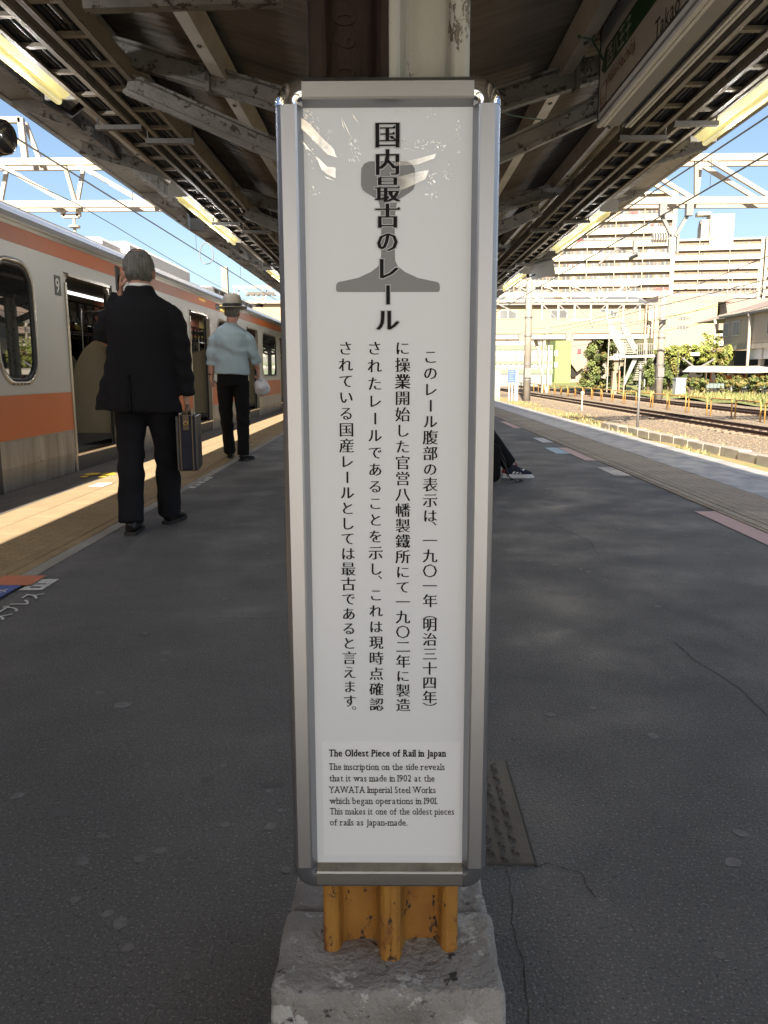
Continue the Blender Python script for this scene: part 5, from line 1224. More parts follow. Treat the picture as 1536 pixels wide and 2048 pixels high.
def tufts(name, n, xr, yr, z, h, mats, wd=.02, dens=1.0):
    b = MB()
    for i in range(n):
        x, y = random.uniform(*xr), yr[0] + (yr[1] - yr[0]) * random.random() ** 1.4
        if noise.noise(Vector((x * .35, y * .2, 4))) < -.05 * dens: continue
        b.cur = random.randrange(len(mats))
        for k in range(3):
            a = random.uniform(0, 6.3); hh = h * random.uniform(.4, 1.2); lx, ly = math.cos(a), math.sin(a)
            b.add([(x - ly * wd, y + lx * wd, z), (x + ly * wd, y - lx * wd, z), (x + lx * hh * .5, y + ly * hh * .5, z + hh)], [(0, 1, 2)])
    return tag(b.build(name, mats, fix=False), kind='stuff')
straw = M('straw', (0.46, 0.36, 0.17), .8, c2=(.34, .27, .12), amt=.5, scale=1)
tufts('dry_weeds', 5200, (3.9, 9.3), (9, 62), GZ + .03, .13, [straw, straw, grass_m])
tufts('bank_grass', 5000, (21.6, 34), (45, 80), GZ + .15, .35, [grass_m, leaf_a, straw], .04)

# low concrete kerb by the verge
cb = thing('cable_trough', 'low weathered concrete trough of slabs along the weedy verge at the right edge', 'concrete kerb')
b = MB(); b.bbox(-.16, .16, 0, .96, 0, .24, .012); me = b.mesh('trough_slab'); me.materials.append(concrete)
y = 15.0
while y < 30:
    o = put('trough_slab', me, cb, (8.35 - .10 * max(0, y - 19) * .4, y, GZ + .01 + random.uniform(-.02, .02))); o.rotation_euler = (random.uniform(-.01, .01), 0, .03); y += 1.0

# yellow hoops
hp_ = MB(); hp_.tube([(0, 0, -.05), (0, 0, .70), (0, .03, .78), (0, .11, .82), (0, 2.24, .82), (0, 2.32, .78), (0, 2.35, .70), (0, 2.35, -.05)], .034, 8)
hme = hp_.mesh('barrier_hoop', True); hme.materials.append(hoop_m)
hoopy = [33.4 - 2.85 + 2.87 * k for k in range(0, 27)]
ordw = ['first', 'second', 'third', 'fourth', 'fifth', 'sixth', 'seventh', 'eighth', 'ninth', 'tenth', 'eleventh', 'twelfth', '13th', '14th', '15th', '16th', '17th', '18th', '19th', '20th', '21st', '22nd', '23rd', '24th', '25th', '26th', '27th', '28th']
for k, y in enumerate(hoopy):
    o = put('barrier_hoop', hme, None, (15.2 + .004 * k, y, GZ + .02)); o.rotation_euler = (0, 0, R(.8) + random.uniform(-.012, .012))
    tag(o, 'yellow tube hoop between the two tracks, %s from the right photo edge' % ordw[k], 'barrier', 'yellow hoops between the tracks')

# thin pole by the platform edge
t = thing('marker_pole', 'thin galvanised pole with a pointed top just beyond the right platform edge', 'pole', (8.36, 27.5, GZ))
b = MB(); b.tube([(0, 0, 0), (0, 0, 2.25)], .045, 10); b.tube([(0, 0, .0), (0, 0, .12)], .09, 10); b.build('pole', gantry_grey, t, True)
b = MB(); b.tube([(0, 0, 2.15), (0, 0, 2.25), (0, 0, 2.40)], [.09, .07, .01], 10); b.build('cap', gantry_grey, t, True)
t = thing('round_marker', 'small white round marker disc on a short post among the yellow hoops', 'marker', tuple(at(1165, 786, 44)))
b = MB(); b.tube([(0, 0, 0), (0, -.03, 0)], .10, 16); b.build('disc', white_paint, t); b = MB(); b.box(-.03, .03, .0, .04, -1.0, -.1); b.build('post', white_paint, t)

# blue notice and white posts
t = thing('blue_notice', 'small blue notice board with faint white lines beyond the platform end', 'sign', (8.35, 58.6, GZ))
p0, p1 = at(1016, 765, 58.5), at(1032, 740, 58.5); ox, oz = 8.35, GZ
b = MB(); b.box(p0.x - ox, p1.x - ox, -.12, -.05, p0.z - oz, p1.z - oz); b.build('panel', sign_blue, t)
b = MB()
for k in range(5): b.box(p0.x - ox + .06, p1.x - ox - .08 * (1 + k % 3), -.125, -.1205, p0.z - oz + .12 + k * .16, p0.z - oz + .16 + k * .16)
b.build('text_lines', pale_blue_wall, t)
for j in range(3):
    b = MB(); x = p0.x - ox + .05 + j * .2; b.box(x, x + .10, -.1, 0, 0, p0.z - oz); b.build('leg', white_paint, t)
for (px_, y0p, y1p, Y_, wd_, lb) in ((1034, 737, 802, 58.6, .20, 'cream striped post at the right side of the blue notice'), (993, 738, 793, 62, .20, 'cream striped post beside the edge of the info board'), (999, 738, 795, 61.5, .12, 'slim cream post just right of the striped post beside the info board')):
    a_, c_ = at(px_, y0p, Y_), at(px_, y1p, Y_)
    t = thing('white_post', lb, 'post', (a_.x, Y_, GZ)); b = MB(); b.bbox(-wd_/2, wd_/2, -wd_/2, wd_/2, 0, a_.z - GZ, .02); b.build('shaft', white_paint, t)
    b = MB(); b.box(-wd_/2 - .01, wd_/2 + .01, -wd_/2 - .01, wd_/2 + .01, a_.z - GZ - .06, a_.z - GZ + .02); b.build('cap', cream_wall, t)

# concrete poles and catenary
def conc_pole(x, y, z0, z1, r, label):
    t = thing('catenary_pole', label, 'pole', (x, y, z0)); b = MB(); b.tube([(0, 0, 0), (0, 0, z1 - z0)], [r * 1.15, r * .82], 18); b.build('shaft', pole_conc, t, True)
    b = MB()
    for z in (1.5, 2.6, 4.6, 5.9): b = MB(); b.tube([(0, 0, z), (0, 0, z + .10)], r * 1.2, 16); b.build('band', gantry_grey, t)
    b = MB(); b.box(-r * .9, r * .9, -r * 1.25, -r * 1.05, 1.7, 2.4); b.build('number_plate', gantry_grey, t); return t
conc_pole(9.70, 58.6, GZ, 10.4, .24, 'grey round concrete catenary pole left of the footbridge piers'); pr_ = at(1317, 787, 62)
conc_pole(pr_.x, 62, GZ, at(1322, 580, 62).z, .27, 'grey round concrete catenary pole at the right end of the wire gantry')
def truss(name, x0, x1, y, zb, zt, pitch, wd, mat, label, memb=.10, boxed=True):
    t = thing(name, label, 'gantry', (x0, y, 0)); L_ = x1 - x0; ys = (0, wd) if boxed else (0,)
    for yy in ys:
        for z in (zb, zt): b = MB(); b.box(-.2, L_ + .2, yy - memb/2, yy + memb/2, z - memb * .75, z + memb * .75); b.build('chord', mat, t)
    n = int(L_ / pitch)
    for i in range(n + 1):
        x = i * pitch
        b = MB()
        if boxed: b.beam((x - .18, 0, zt), (x, wd / 2, zb), memb * .8, memb * .8); b.beam((x + .18, wd, zt), (x, wd / 2 + .01, zb), memb * .8, memb * .8)
        else: b.beam((x, 0, zt), (x, 0, zb), memb * .8, memb * .8)
        b.build('upright', mat, t)
        if i < n:
            for yy in ys:
                b = MB(); s = 1 if (x0 + x) < 15 else -1
                b.beam((x + .1, yy, zt if s > 0 else zb), (x + pitch - .1, yy, zb if s > 0 else zt), memb * .8, memb * .9); b.build('diagonal', mat, t)
    return t
gt = truss('catenary_gantry', -14.2, 24.6, 25, 5.98, 7.18, 2.33, .62, gantry_white, 'white lattice gantry spanning all the tracks above the train and right of the canopy', .13)
b = MB(); p = at(55, 310, 25); q = at(42, 240, 25)
b.beam((q.x + 14.2 - 2.4, 0, q.z), (q.x + 14.2, 0, q.z), .16, .16); b.beam((q.x + 14.2, 0, q.z + .05), (q.x + 14.2 + .05, 0, 7.1), .16, .16); b.beam((q.x + 14.2, .3, q.z), (p.x + 14.2 + .3, .3, 7.1), .12, .12); b.beam((q.x + 14.2 - .9, 0, q.z - .0), (q.x + 14.2 , 0, q.z - .7), .12, .12); b.build('upper_frame', gantry_white, gt)
b = MB(); c0 = at(120, 430, 25); c1 = at(151, 430, 25)
for x in (c0.x, c1.x): b.box(x + 14.2 - .06, x + 14.2 + .06, .2, .32, c0.z, 5.9)
b.box(c0.x + 14.2, c1.x + 14.2, .2, .32, c0.z - .05, c0.z + .07); b.tube([(c1.x + 14.05, .26, c0.z - .05), (c1.x + 14.05, .26, c0.z - .45)], .05, 8); b.tube([(c1.x + 14.05, .26, c0.z - .26), (c1.x + 14.05, .26, c0.z - .32)], .17, 12)
b.build('box_hanger', gantry_white, gt)
b = MB(); a1, a2, a3 = at(1325, 428, 25), at(1378, 428, 25), at(1349, 472, 25)
b.beam((a1.x + 14.2, .1, a1.z), (a3.x + 14.2 - .05, .1, a3.z), .10, .10); b.beam((a2.x + 14.2, .1, a2.z), (a3.x + 14.2 + .05, .1, a3.z), .10, .10)
for dx_ in (-.14, .10): b.box(a3.x + 14.2 + dx_, a3.x + 14.2 + dx_ + .07, .05, .15, a3.z - .48, a3.z + .05)
for a_ in (a1, a2): b.box(a_.x + 14.1, a_.x + 14.3, -.08, .1, a_.z - .05, a_.z + .32)
b.build('v_hanger', gantry_grey, gt)
b = MB(); e0, e1 = at(1340, 476, 25), at(1168, 478, 25); b.beam((e0.x + 14.2, .1, e0.z), (e1.x + 14.2, .1, e1.z), .06, .06)
w0 = at(1272, 480, 25); f0 = at(1272, 498, 25); f1 = at(1200, 510, 25); b.beam((w0.x + 14.2, .1, w0.z), (f0.x + 14.2, .1, f0.z - .1), .12, .12)
b.tube([(w0.x + 14.2, .1, f0.z - .1), ((w0.x + f1.x) / 2 + 14.2, .1, f0.z + .02), (f1.x + 14.2, .1, f1.z - .25)], .035, 6); b.tube([(w0.x + 14.2, -.4, f0.z - .2), (w0.x + 14.2, .5, f0.z - .2)], .06, 6); b.build('registration_arm', gantry_grey, gt)
b = MB(); i0, i1 = at(1308, 475, 25), at(1334, 475, 25)
for k in range(6): x = i0.x + 14.2 + (i1.x - i0.x) * k / 5; b.tube([(x - .015, .1, i0.z), (x + .015, .1, i0.z)], .14, 12)
b.build('insulator', white_paint, gt)
def wire(pts, r, label, cat='wire', mat=wire_m, grp='overhead wires', drops=None):
    b = MB(); b.tube(pts, r, 6); o = tag(b.build('overhead_wire', mat, smooth=True), label, cat, grp); return o
def sag(x, z0, z1, y0, y1, per=50, n=40, ph=25):
    pts = []
    for k in range(n + 1):
        y = y0 + (y1 - y0) * k / n; u = ((y - ph) / per) % 1.0; pts.append((x, y, z1 + (z0 - z1) * (2 * u - 1) ** 2))
    return pts
wire(sag(-4.95, 4.06, 4.06, -12, 120), .013, 'lower overhead wire above the train, ending past the businessman')
wire(sag(-4.95, 4.95, 4.35, -12, 120), .014, 'upper sagging overhead wire above the train')
wire([(-8.6, -10, 7.2), (-7.2, 12, 6.0), (-6.2, 25, 5.3), (-4.5, 60, 4.6)], .014, 'slanting overhead wire crossing behind the black loudspeaker')
wire(sag(-9.2, 5.9, 5.5, -12, 120), .012, 'far left overhead wire low over the train roof')
wire(sag(6.0, 5.15, 4.95, -10, 120), .016, 'upper overhead wire crossing the white gantry on the right')
wire(sag(6.0, 4.42, 4.42, -10, 120), .016, 'lower overhead wire crossing in front of the apartments')
wire(sag(12.45, 4.9, 4.2, 18, 120), .016, 'overhead wire above the near rusty track')
wire(sag(12.45, 4.0, 4.0, 18, 120), .014, 'contact wire above the near rusty track')
wire(sag(17.85, 5.1, 4.5, 30, 120), .016, 'overhead wire above the far rusty track')
wire([(21, 30, 6.2), (21.5, 60, 5.2), (22, 110, 5.0)], .018, 'feeder wire reaching the right concrete pole, upper of two')
wire([(21, 30, 5.2), (21.5, 60, 4.2), (22, 110, 4.0)], .018, 'feeder wire reaching the right concrete pole, lower of two')
b = MB(); c = at(412, 485, 16); b.tube([(c.x + .13 * math.sin(q_) * (1 - .15 * math.cos(q_)), 16, c.z - .20 + .20 * math.cos(q_)) for q_ in [2 * math.pi * k / 20 for k in range(21)]], .010, 5, caps=False); b.tube([(c.x, 16, c.z), (c.x, 16, c.z + .22)], .009, 5)
tag(b.build('wire_loop', gantry_grey, smooth=True), 'teardrop wire loop hanging in the sky above the train right of the businessman', 'wire loop')
for y in (16, 21, 27, 33, 39, 45):
    for x, z0, z1 in ((-4.95, 4.07, 4.62), (6, 4.43, 5.0)):
        b = MB(); b.tube([(0, 0, 0), (0, 0, z1 - z0)], .007, 4)
        tag(b.build('dropper_wire', wire_m, loc=(x, y, z0)), 'thin vertical dropper joining the upper and lower overhead wires', 'wire', 'dropper wires between the overhead wires')

# second gantry carried by the concrete poles
g2 = thing('wire_gantry', 'thin grey triangulated gantry between the two concrete poles in front of the footbridge', 'gantry', (0, 60, 0))
xa, xb = 9.7, pr_.x; zt_, zb_ = at(1190, 607, 60).z, at(1190, 640, 60).z
b = MB(); b.beam((xa, 0, zt_), (xb, 0, zt_ - .05), .12, .16); b.build('chord', gantry_grey, g2)
b = MB(); b.beam((xa + 3.2, 0, zb_), (xb - 3.5, 0, zb_), .10, .10); b.build('chord', gantry_white, g2)
n = 9
for i in range(1, n):
    x = xa + (xb - xa) * i / n; b = MB(); b.beam((x, 0, zt_ - .1), (x, 0, zb_), .12, .12); b.build('upright', white_paint, g2)
for i in range(n):
    x0_ = xa + (xb - xa) * i / n; x1_ = xa + (xb - xa) * (i + 1) / n; b = MB()
    if i < 4: b.beam((x0_, 0, zt_), (x1_, 0, zb_), .08, .08)
    else: b.beam((x0_, 0, zb_), (x1_, 0, zt_), .08, .08)
    b.build('diagonal', gantry_grey, g2)
b = MB(); b.beam((xb - 3.3, 0, zb_), (xb, 0, zb_ - 1.05), .10, .10); b.beam((xa + 3.2, 0, zb_), (xa, 0, zb_ - 1.1), .08, .08); b.beam((xa, 0, zt_ - 1.0), (xa - 2.6, 0, zt_ + .3), .10, .10)
v0, v1, v2 = at(1179, 640, 60), at(1191, 640, 60), at(1185, 656, 60); b.beam(v0, v2, .07, .07); b.beam(v1, v2, .07, .07)
b.v = [(x, y if abs(y) < 30 else y - 60, z) for x, y, z in b.v]; b.build('stay', gantry_grey, g2)
for px_, py_ in ((1347, 636), (1347, 655)):
    pass
b = MB()
for zz in (at(1320, 637, 60).z, at(1320, 655, 60).z):
    b.beam((xb, 0, zz), (xb + 1.3, 0, zz), .10, .10)
    for k in range(3): b.tube([(xb + .6 + .22 * k, 0, zz - .12), (xb + .6 + .22 * k, 0, zz + .12)], .12, 8)
b.build('insulator', gantry_grey, g2)

# ================================================================== FOOTBRIDGE
FY = 82
def PX(px, py, Y=FY): return at(px, py, Y)
def pbox(b, x0, y0, x1, y1, Y, dep, off=0):
    """box whose front covers a measured rectangle of the facade at distance Y"""
    a, c = at(x0, y1, Y), at(x1, y0, Y); b.box(a.x, c.x, Y + off, Y + off + dep, a.z, c.z); return b
fb = thing('footbridge', 'cream clad station footbridge with grey roof crossing the tracks on the right', 'footbridge')
b = MB(); pbox(b, 900, 607, 1294, 668, FY, 4.5); b.build('wall', cream_wall, fb)
b = MB(); pbox(b, 896, 668.4, 1293, 679, FY, 4.6, -.25); b.build('girder', white_paint, fb)
r0, r1, r2, r3 = PX(898, 606.5), PX(1292, 606.5), PX(1282, 591), PX(915, 591)
b = MB(); nr = 88
for i in range(nr):
    u0, u1 = i / nr, (i + .62) / nr
    xa_, xb_ = r0.x + (r1.x - r0.x) * u0, r0.x + (r1.x - r0.x) * u1; xc, xd = r3.x + (r2.x - r3.x) * u0, r3.x + (r2.x - r3.x) * u1
    b.cur = 1 if .535 < u0 < .64 else 0
    b.add([(xa_, FY - .5, r0.z), (xb_, FY - .5, r0.z), (xd, FY + 2, r2.z + .15), (xc, FY + 2, r2.z + .15)], [(0, 1, 2, 3)])
b.cur = 0; b.prism([(FY - .45, r0.z - .02), (FY + 2, r2.z + .05), (FY + 4.9, r0.z - .02)], r0.x, r1.x, 'x'); b.build('roof', [grey_roof, brown_roof], fb, fix=False)
b = MB(); pbox(b, 896, 606.8, 1293, 611.5, FY, .45, -.55); b.build('eaves_gutter', gantry_grey, fb)
for x0_, x1_, y0_, y1_, n_ in ((999, 1033, 621, 637, 2), (1101, 1134, 620, 636, 2), (1201, 1211, 619, 624, 1), (1220, 1234, 621, 633, 2)):
    b = MB(); pbox(b, x0_ - 1, y0_ - 1, x1_ + 1, y1_ + 1, FY, .06, -.055); wn = b.build('window', white_paint, fb)
    for j in range(n_):
        b = MB(); wv = (x1_ - x0_) / n_; pbox(b, x0_ + wv * j + .6, y0_ + .3, x0_ + wv * (j + 1) - .6, y1_ - .3, FY, .02, -.08); b.build('pane', win_m, wn)
for xq, wq, y1q, dq in ((1083, 5.5, 786, 0), (1096, 6.0, 787, .6), (1290, 7, 775, .4)):
    b = MB(); a_, c_ = PX(xq, y1q), PX(xq + wq, 679.5); b.box(a_.x, c_.x, FY + dq, FY + dq + .5, GZ, c_.z); b.build('pier', white_paint if dq != 0 else gantry_white, fb)
a_, c_ = PX(1079, 680), PX(1098, 745); b = MB(); b.beam((PX(1074, 680).x, FY + .9, PX(1074, 680).z), (PX(1086, 720).x, FY + .9, PX(1086, 720).z), .3, .3); b.beam((PX(1094, 784).x, FY + .3, GZ), (PX(1078, 720).x, FY + .3, PX(1078, 718).z), .22, .22); b.build('brace', gantry_white, fb)
for xq in (1043, 1137):
    b = MB(); pbox(b, xq - 8, 666, xq + 8, 682, FY, .3, -.6); b.build('lamp_cluster', M('dark_fixture', (.22,.21,.20), .6, amt=.4, scale=3), fb)
b = MB(); pbox(b, 1294.5, 612, 1309, 676, FY + 2, 3); b.build('end_wall', M('tan_cladding', (.50,.40,.28), .7, amt=.1), fb)
b = MB(); b.beam(PX(1296, 606, FY - .3), PX(1313, 612, FY - .3), .3, .25); b.build('end_canopy', gantry_grey, fb)
for xq in (1287, 1306):
    b = MB(); pbox(b, xq, 612, xq + 2, 700, FY, .3, -.5); b.build('drainpipe', M('brown_pipe', (.42,.34,.25), .6, amt=.1), fb)

# staircase
SYF = 77
st = thing('steel_staircase', 'grey steel staircase of two flights coming down from the footbridge', 'staircase')
def ppoly(px_pts, Y, dep, name, mat, par):
    b = MB(); b.prism([(at(x, y, Y).x, at(x, y, Y).z) for x, y in px_pts], Y, Y + dep, 'y'); return b.build(name, mat, par)
stair_m = M('stair_grey_paint', (.23, .23, .22), .5, c2=(.20, .20, .19), amt=.3, scale=1)
ppoly([(1215, 637), (1221, 636), (1244, 686), (1253, 688), (1253, 708), (1243, 712), (1216, 661)], SYF, .12, 'stringer', stair_m, st)
ppoly([(1242, 636), (1248, 640), (1271, 687), (1275, 690), (1275, 708), (1268, 707), (1241, 656)], SYF + .9, .12, 'stringer', stair_m, st)
for k in range(15):
    f_ = k / 14; x0_ = 1230 + 24 * f_; y_ = 659 + 47 * f_; b = MB(); a_ = at(x0_, y_ + 1.6, SYF); c_ = at(x0_ + 15, y_, SYF); b.box(a_.x, c_.x, SYF + .15 + .05 * (14 - k), SYF + .6 + .05 * (14 - k), a_.z, c_.z); b.build('step', M('stair_tread', (.34,.33,.28), .7, amt=.2), st)
ppoly([(1238, 711), (1310, 709), (1310, 714.5), (1238, 716)], SYF, 1.4, 'landing', white_paint, st)
ppoly([(1221, 712), (1221, 717), (1238, 717), (1238, 712)], SYF + .5, .3, 'tie_beam', white_paint, st)
ppoly([(1267, 716), (1276, 716), (1249, 772), (1249, 758)], SYF + .4, .12, 'stringer', M('stair_pale_grey_paint', (.30,.30,.29), .5, amt=.2), st)  # this stringer is a lighter grey than the others
ppoly([(1300, 716), (1309, 716), (1283, 768), (1272, 772)], SYF + 1.2, .12, 'stringer', stair_m, st)
for k in range(12):
    f_ = k / 11; x0_ = 1282 - 12 * f_; y_ = 719 + 40 * f_; b = MB(); a_ = at(x0_, y_ + 1.6, SYF); c_ = at(x0_ + 17, y_, SYF); b.box(a_.x, c_.x, SYF + .55, SYF + 1.1, a_.z, c_.z); b.build('step', M('stair_tread', (.34,.33,.28), .7, amt=.2), st)
for xq, yt, yb in ((1214.5, 655, 774), (1247, 716, 776)):
    b = MB(); a_, c_ = at(xq, yb, SYF), at(xq + 4, yt, SYF); b.box(a_.x, c_.x, SYF - .05, SYF + .18, GZ + .2, c_.z); b.build('post', white_paint, st)
b = MB()
for k in range(9): a_ = at(1276 + k * 4, 709, SYF); c_ = at(1276 + k * 4, 688, SYF); b.tube([(a_.x, SYF + .1, a_.z), (c_.x, SYF + .1, c_.z)], .035, 5)
a_, c_ = at(1275, 688, SYF), at(1310, 688, SYF); b.tube([(a_.x, SYF + .1, a_.z), (c_.x, SYF + .1, c_.z)], .05, 6); b.build('railing', stair_m, st)
t = thing('concrete_stub', 'pale wedge of concrete with a brown post beside the staircase', 'concrete block', (0, 78, 0))
b = MB(); b.prism([(at(1224, 775, 78).x, GZ), (at(1235, 775, 78).x, GZ), (at(1232, 742, 78).x, at(1232, 742, 78).z), (at(1227, 742, 78).x, at(1227, 742, 78).z)], 0, .6, 'y'); b.build('wedge', cream_wall, t)
b = MB(); a_, c_ = at(1237, 774, 78), at(1241, 742, 78); b.box(a_.x, c_.x, 0, .3, GZ, c_.z); b.build('brown_post', M('brown_post', (.36,.20,.13), .7, amt=.2), t)
b = MB(); a_, c_ = at(1238, 741, 78), at(1241, 718, 78); b.box(a_.x, c_.x, .05, .25, a_.z, c_.z); b.build('banded_pipe', pale_blue_wall, t)

# ================================================================== BUILDINGS
AL = R(-8.5)
def apartment(name, label, xr, Y, ztop, floors, bays, bayw, fh, style, left_pad=0, loc=None):
    """local frame: origin at top right front corner, x to the left is negative"""
    o = at(xr, ztop, Y); t = thing(name, label, 'apartment building', (o.x, Y, 0), AL); W_ = bays * bayw + left_pad; zt = o.z; D = 11.0
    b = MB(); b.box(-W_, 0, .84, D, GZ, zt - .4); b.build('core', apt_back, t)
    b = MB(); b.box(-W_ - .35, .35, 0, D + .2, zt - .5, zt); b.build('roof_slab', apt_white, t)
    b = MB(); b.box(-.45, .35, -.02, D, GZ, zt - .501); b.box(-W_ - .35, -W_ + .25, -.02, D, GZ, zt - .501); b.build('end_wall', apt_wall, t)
    mb_ = MB(); mb_.box(-W_ + .26, -.46, 0.0, .83, -.22, 0); mb_.box(-W_ + .26, -.46, 0.0, .12, .001, 1.12); mb_.box(-W_ + .26, -.46, -.03, -.001, .95, 1.16); mb_.box(-W_ + .26, -.46, -.03, -.001, -.30, -.14)
    meb = mb_.mesh('balcony'); meb.materials.append(apt_white if style == 'small' else apt_wall)
    pm_ = MB(); pm_.box(-.06, .06, .02, .83, 0, fh - .23); mep = pm_.mesh('party_wall'); mep.materials.append(apt_white)
    def win(w_, h_, z0, dark=False):
        m_ = MB(); m_.box(0, w_, .78, .835, z0, z0 + h_); m_.cur = 1; m_.box(w_ * .47, w_ * .53, .765, .779, z0, z0 + h_); m_ = m_.mesh('window'); m_.materials.append(win_dark if dark else win_m); m_.materials.append(apt_white); return m_
    w_door = win(1.7, 2.0, .1); w_small = win(1.15, .95, .95); w_wide = win(1.6, .8, 1.1, True); w_sm2 = win(.8, .75, 1.05); acm = MB(); acm.box(0, .8, .40, .68, .05, .7); acm = acm.mesh('air_conditioner'); acm.materials.append(apt_white)
    dm = MB(); dm.box(0, .9, .79, .834, .05, 2.0); dm = dm.mesh('balcony_door'); dm.materials.append(M('cream_door', (.62,.50,.36), .6, amt=.1))
    for f in range(floors):
        z = zt - .5 - fh * (f + 1) + .25
        if z < 0: break
        put('balcony', meb, t, (0, 0, z))
        for k in range(bays + 1): put('party_wall', mep, t, (-.5 - k * bayw if k < bays else -W_ + .35, 0, z))
        for k in range(bays):
            x = -.5 - (k + 1) * bayw
            if style == 'big':
                put('window', w_door, t, (x + .9, 0, z)); put('window', w_small, t, (x + 3.0, 0, z)) if (f + k) % 3 else put('balcony_door', dm, t, (x + 3.1, 0, z)); put('window', w_door, t, (x + 4.5, 0, z))
                if (k * 7 + f * 3) % 4 == 0: put('air_conditioner', acm, t, (x + 3.2, 0, z))
            else:
                put('window', w_sm2, t, (x + 1.2, 0, z)); put('window', w_sm2, t, (x + 3.4, 0, z)); put('window', w_sm2, t, (x + 5.2, 0, z))
                if k == 1: put('window', w_wide, t, (x + .0, 0, z)) 
    if style == 'big':
        b = MB(); m3 = MB()
        for f in range(floors):
            z = zt - .5 - fh * (f + 1) + .25
            if z < 0: break
            for k in range(bays * 4): x = -W_ + 1 + k * bayw / 4; b.tube([(x, .3, z + 1.2), (x, .3, z + fh - .3)], .02, 4)
            b.tube([(-W_ + .5, .35, z + 1.9), (-.8, .35, z + 1.9)], .018, 4)
        b.build('drying_rail', gantry_grey, t)
    return t, zt, W_, fh
ta, zt, W_, fh = apartment('apartment_block', 'tall cream apartment block with deep balconies directly behind the footbridge', 1354, 200, 381, 13, 5, 6.55, 2.98, 'big')
rl = random.Random(5)
for f, k, m_i, n_ in ((2, 0, 1, 2), (1, 1, 1, 3), (3, 3, 1, 5), (4, 0, 2, 2), (4, 1, 3, 3), (4, 2, 0, 4), (5, 3, 0, 5), (0, 1, 2, 3), (2, 0, 0, 2), (7, 0, 1, 5), (3, 0, 3, 2), (6, 2, 2, 3), (4, 2, 1, 2)) + tuple((rl.randrange(9), rl.randrange(5), rl.randrange(4), rl.randrange(1, 4)) for _ in range(20)):
    z = zt - .5 - fh * (f + 1) + .25; b = MB(); x = -.5 - (k + 1) * 6.55 + rl.uniform(.8, 3.5)
    for j in range(n_): b.box(x + j * .62, x + j * .62 + rl.uniform(.4, .58), .32, .36, z + 1.9 - rl.uniform(.7, 1.2), z + 1.88)
    b.build('laundry', cloth_mats[m_i], ta)
apartment('apartment_block', 'cream apartment wing just right of the info board above the footbridge roof', 1086, 212, 420, 13, 3, 6.4, 2.98, 'big')
tb, zt2, W2, _ = apartment('apartment_block', 'cream apartment block with small square windows and a stair tower on its roof', 1528, 255, 474, 11, 3, 9.0, 2.88, 'small')
apartment('apartment_block', 'end of another cream apartment block cut off by the right photo edge', 1640, 258, 470, 11, 3, 5.0, 2.88, 'small')
b = MB(); o = at(1528, 474, 255); a_, c_ = at(1424, 474, 255), at(1473, 425, 255); b.box(a_.x - o.x, c_.x - o.x, 0.0, 7, zt2 - 2.5, c_.z); b.box(at(1429, 0, 255).x - o.x, at(1455, 0, 255).x - o.x, 1.0, 5, c_.z, at(1440, 418, 255).z); b.build('stair_tower', apt_white, tb)
b = MB()
for k in range(9): b.box(a_.x - o.x - 2.3, a_.x - o.x - .01, 1.5 + k * .6, 1.9 + k * .6, zt2, c_.z - 1.2 - (k % 3) * .8)
b.build('shaded_louvre', apt_shade, tb)  # grey colour carries the shade on the tower's left side
b = MB(); b.tube([(-14.8, 3, c_.z), (-14.8, 3, c_.z + 4.5)], .06, 5); b.tube([(-17.5, 3, zt2), (-17.5, 3, c_.z + 3)], .05, 5); b.build('antenna', gantry_grey, tb)

t = thing('cream_building', 'big windowless pale yellow building with a flat mauve roof edge right of the footbridge', 'building')
b = MB(); pbox(b, 1309, 604, 1436, 700, 105, 14); b.build('wall', yellow_wall, t)
b = MB(); pbox(b, 1318, 590, 1470, 603.6, 105, 13, .3); b.build('parapet', pink_wall, t)
b = MB(); pbox(b, 1437, 597, 1600, 660, 108, 10); b.build('side_wall', pink_wall, t)
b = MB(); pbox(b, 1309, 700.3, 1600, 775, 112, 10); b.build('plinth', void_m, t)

SX = 33.0
t = thing('station_building', 'grey station building with two windows and a ribbed eave at the right photo edge', 'building')
ya, yb_ = 58.0, 81.8; zt_ = 1 + (at(1434, 634, 81.8).z - 1); zb_ = at(1434, 690, 81.8).z
b = MB(); b.box(SX, SX + 12, ya, yb_, zb_, zt_); b.build('wall', M('grey_beige_cladding', (.37,.32,.265), .7, c2=(.34,.30,.25), amt=.3, scale=.4), t)
b = MB()
for k in range(80): y = ya + (yb_ - ya + .5) * k / 80; b.box(SX - .55, SX + 6, y, y + .17, zt_ + .02, zt_ + .20)
b.build('eave_rib', white_paint, t)
b = MB(); b.box(SX - .5, SX - .3, ya, yb_ + .3, zt_ - .14, zt_ + .019); b.box(SX - .29, SX + .0, ya, yb_ + .3, zt_ - .06, zt_ + .018); b.build('gutter', gantry_grey, t)
b = MB(); b.prism([(SX + 2, zt_ + .2), (SX + 12, zt_ + 3.2), (SX + 12, zt_ + .2)], ya, 96, 'y'); b.build('upper_roof', pink_wall, t)
b = MB(); b.box(SX + .02, SX + .6, ya, yb_ - .2, zb_ - .55, zb_ - .002); b.build('ledge', concrete, t)
b = MB(); b.box(SX + .3, SX + .8, ya, yb_ - 5, zb_ - 1.5, zb_ - .555)
b.build('white_beam', M('white_beam_paint', (.62,.62,.66), .5, amt=.1), t)
for k in range(5):
    b = MB(); b.box(SX + .2, SX + .28, 60 + k * 3.4, 60.1 + k * 3.4, zb_ - 1.5, zb_ - .556); b.build('beam_stiffener', white_paint, t)
b = MB(); b.box(SX + 3.5, SX + 3.6, ya, 96, GZ, zb_ - .555); b.build('undercroft_shade_panel', void_m, t)  # near-black sheet stands in for the shade of the open space below
def onS(px, py): return onX(px, py, SX)
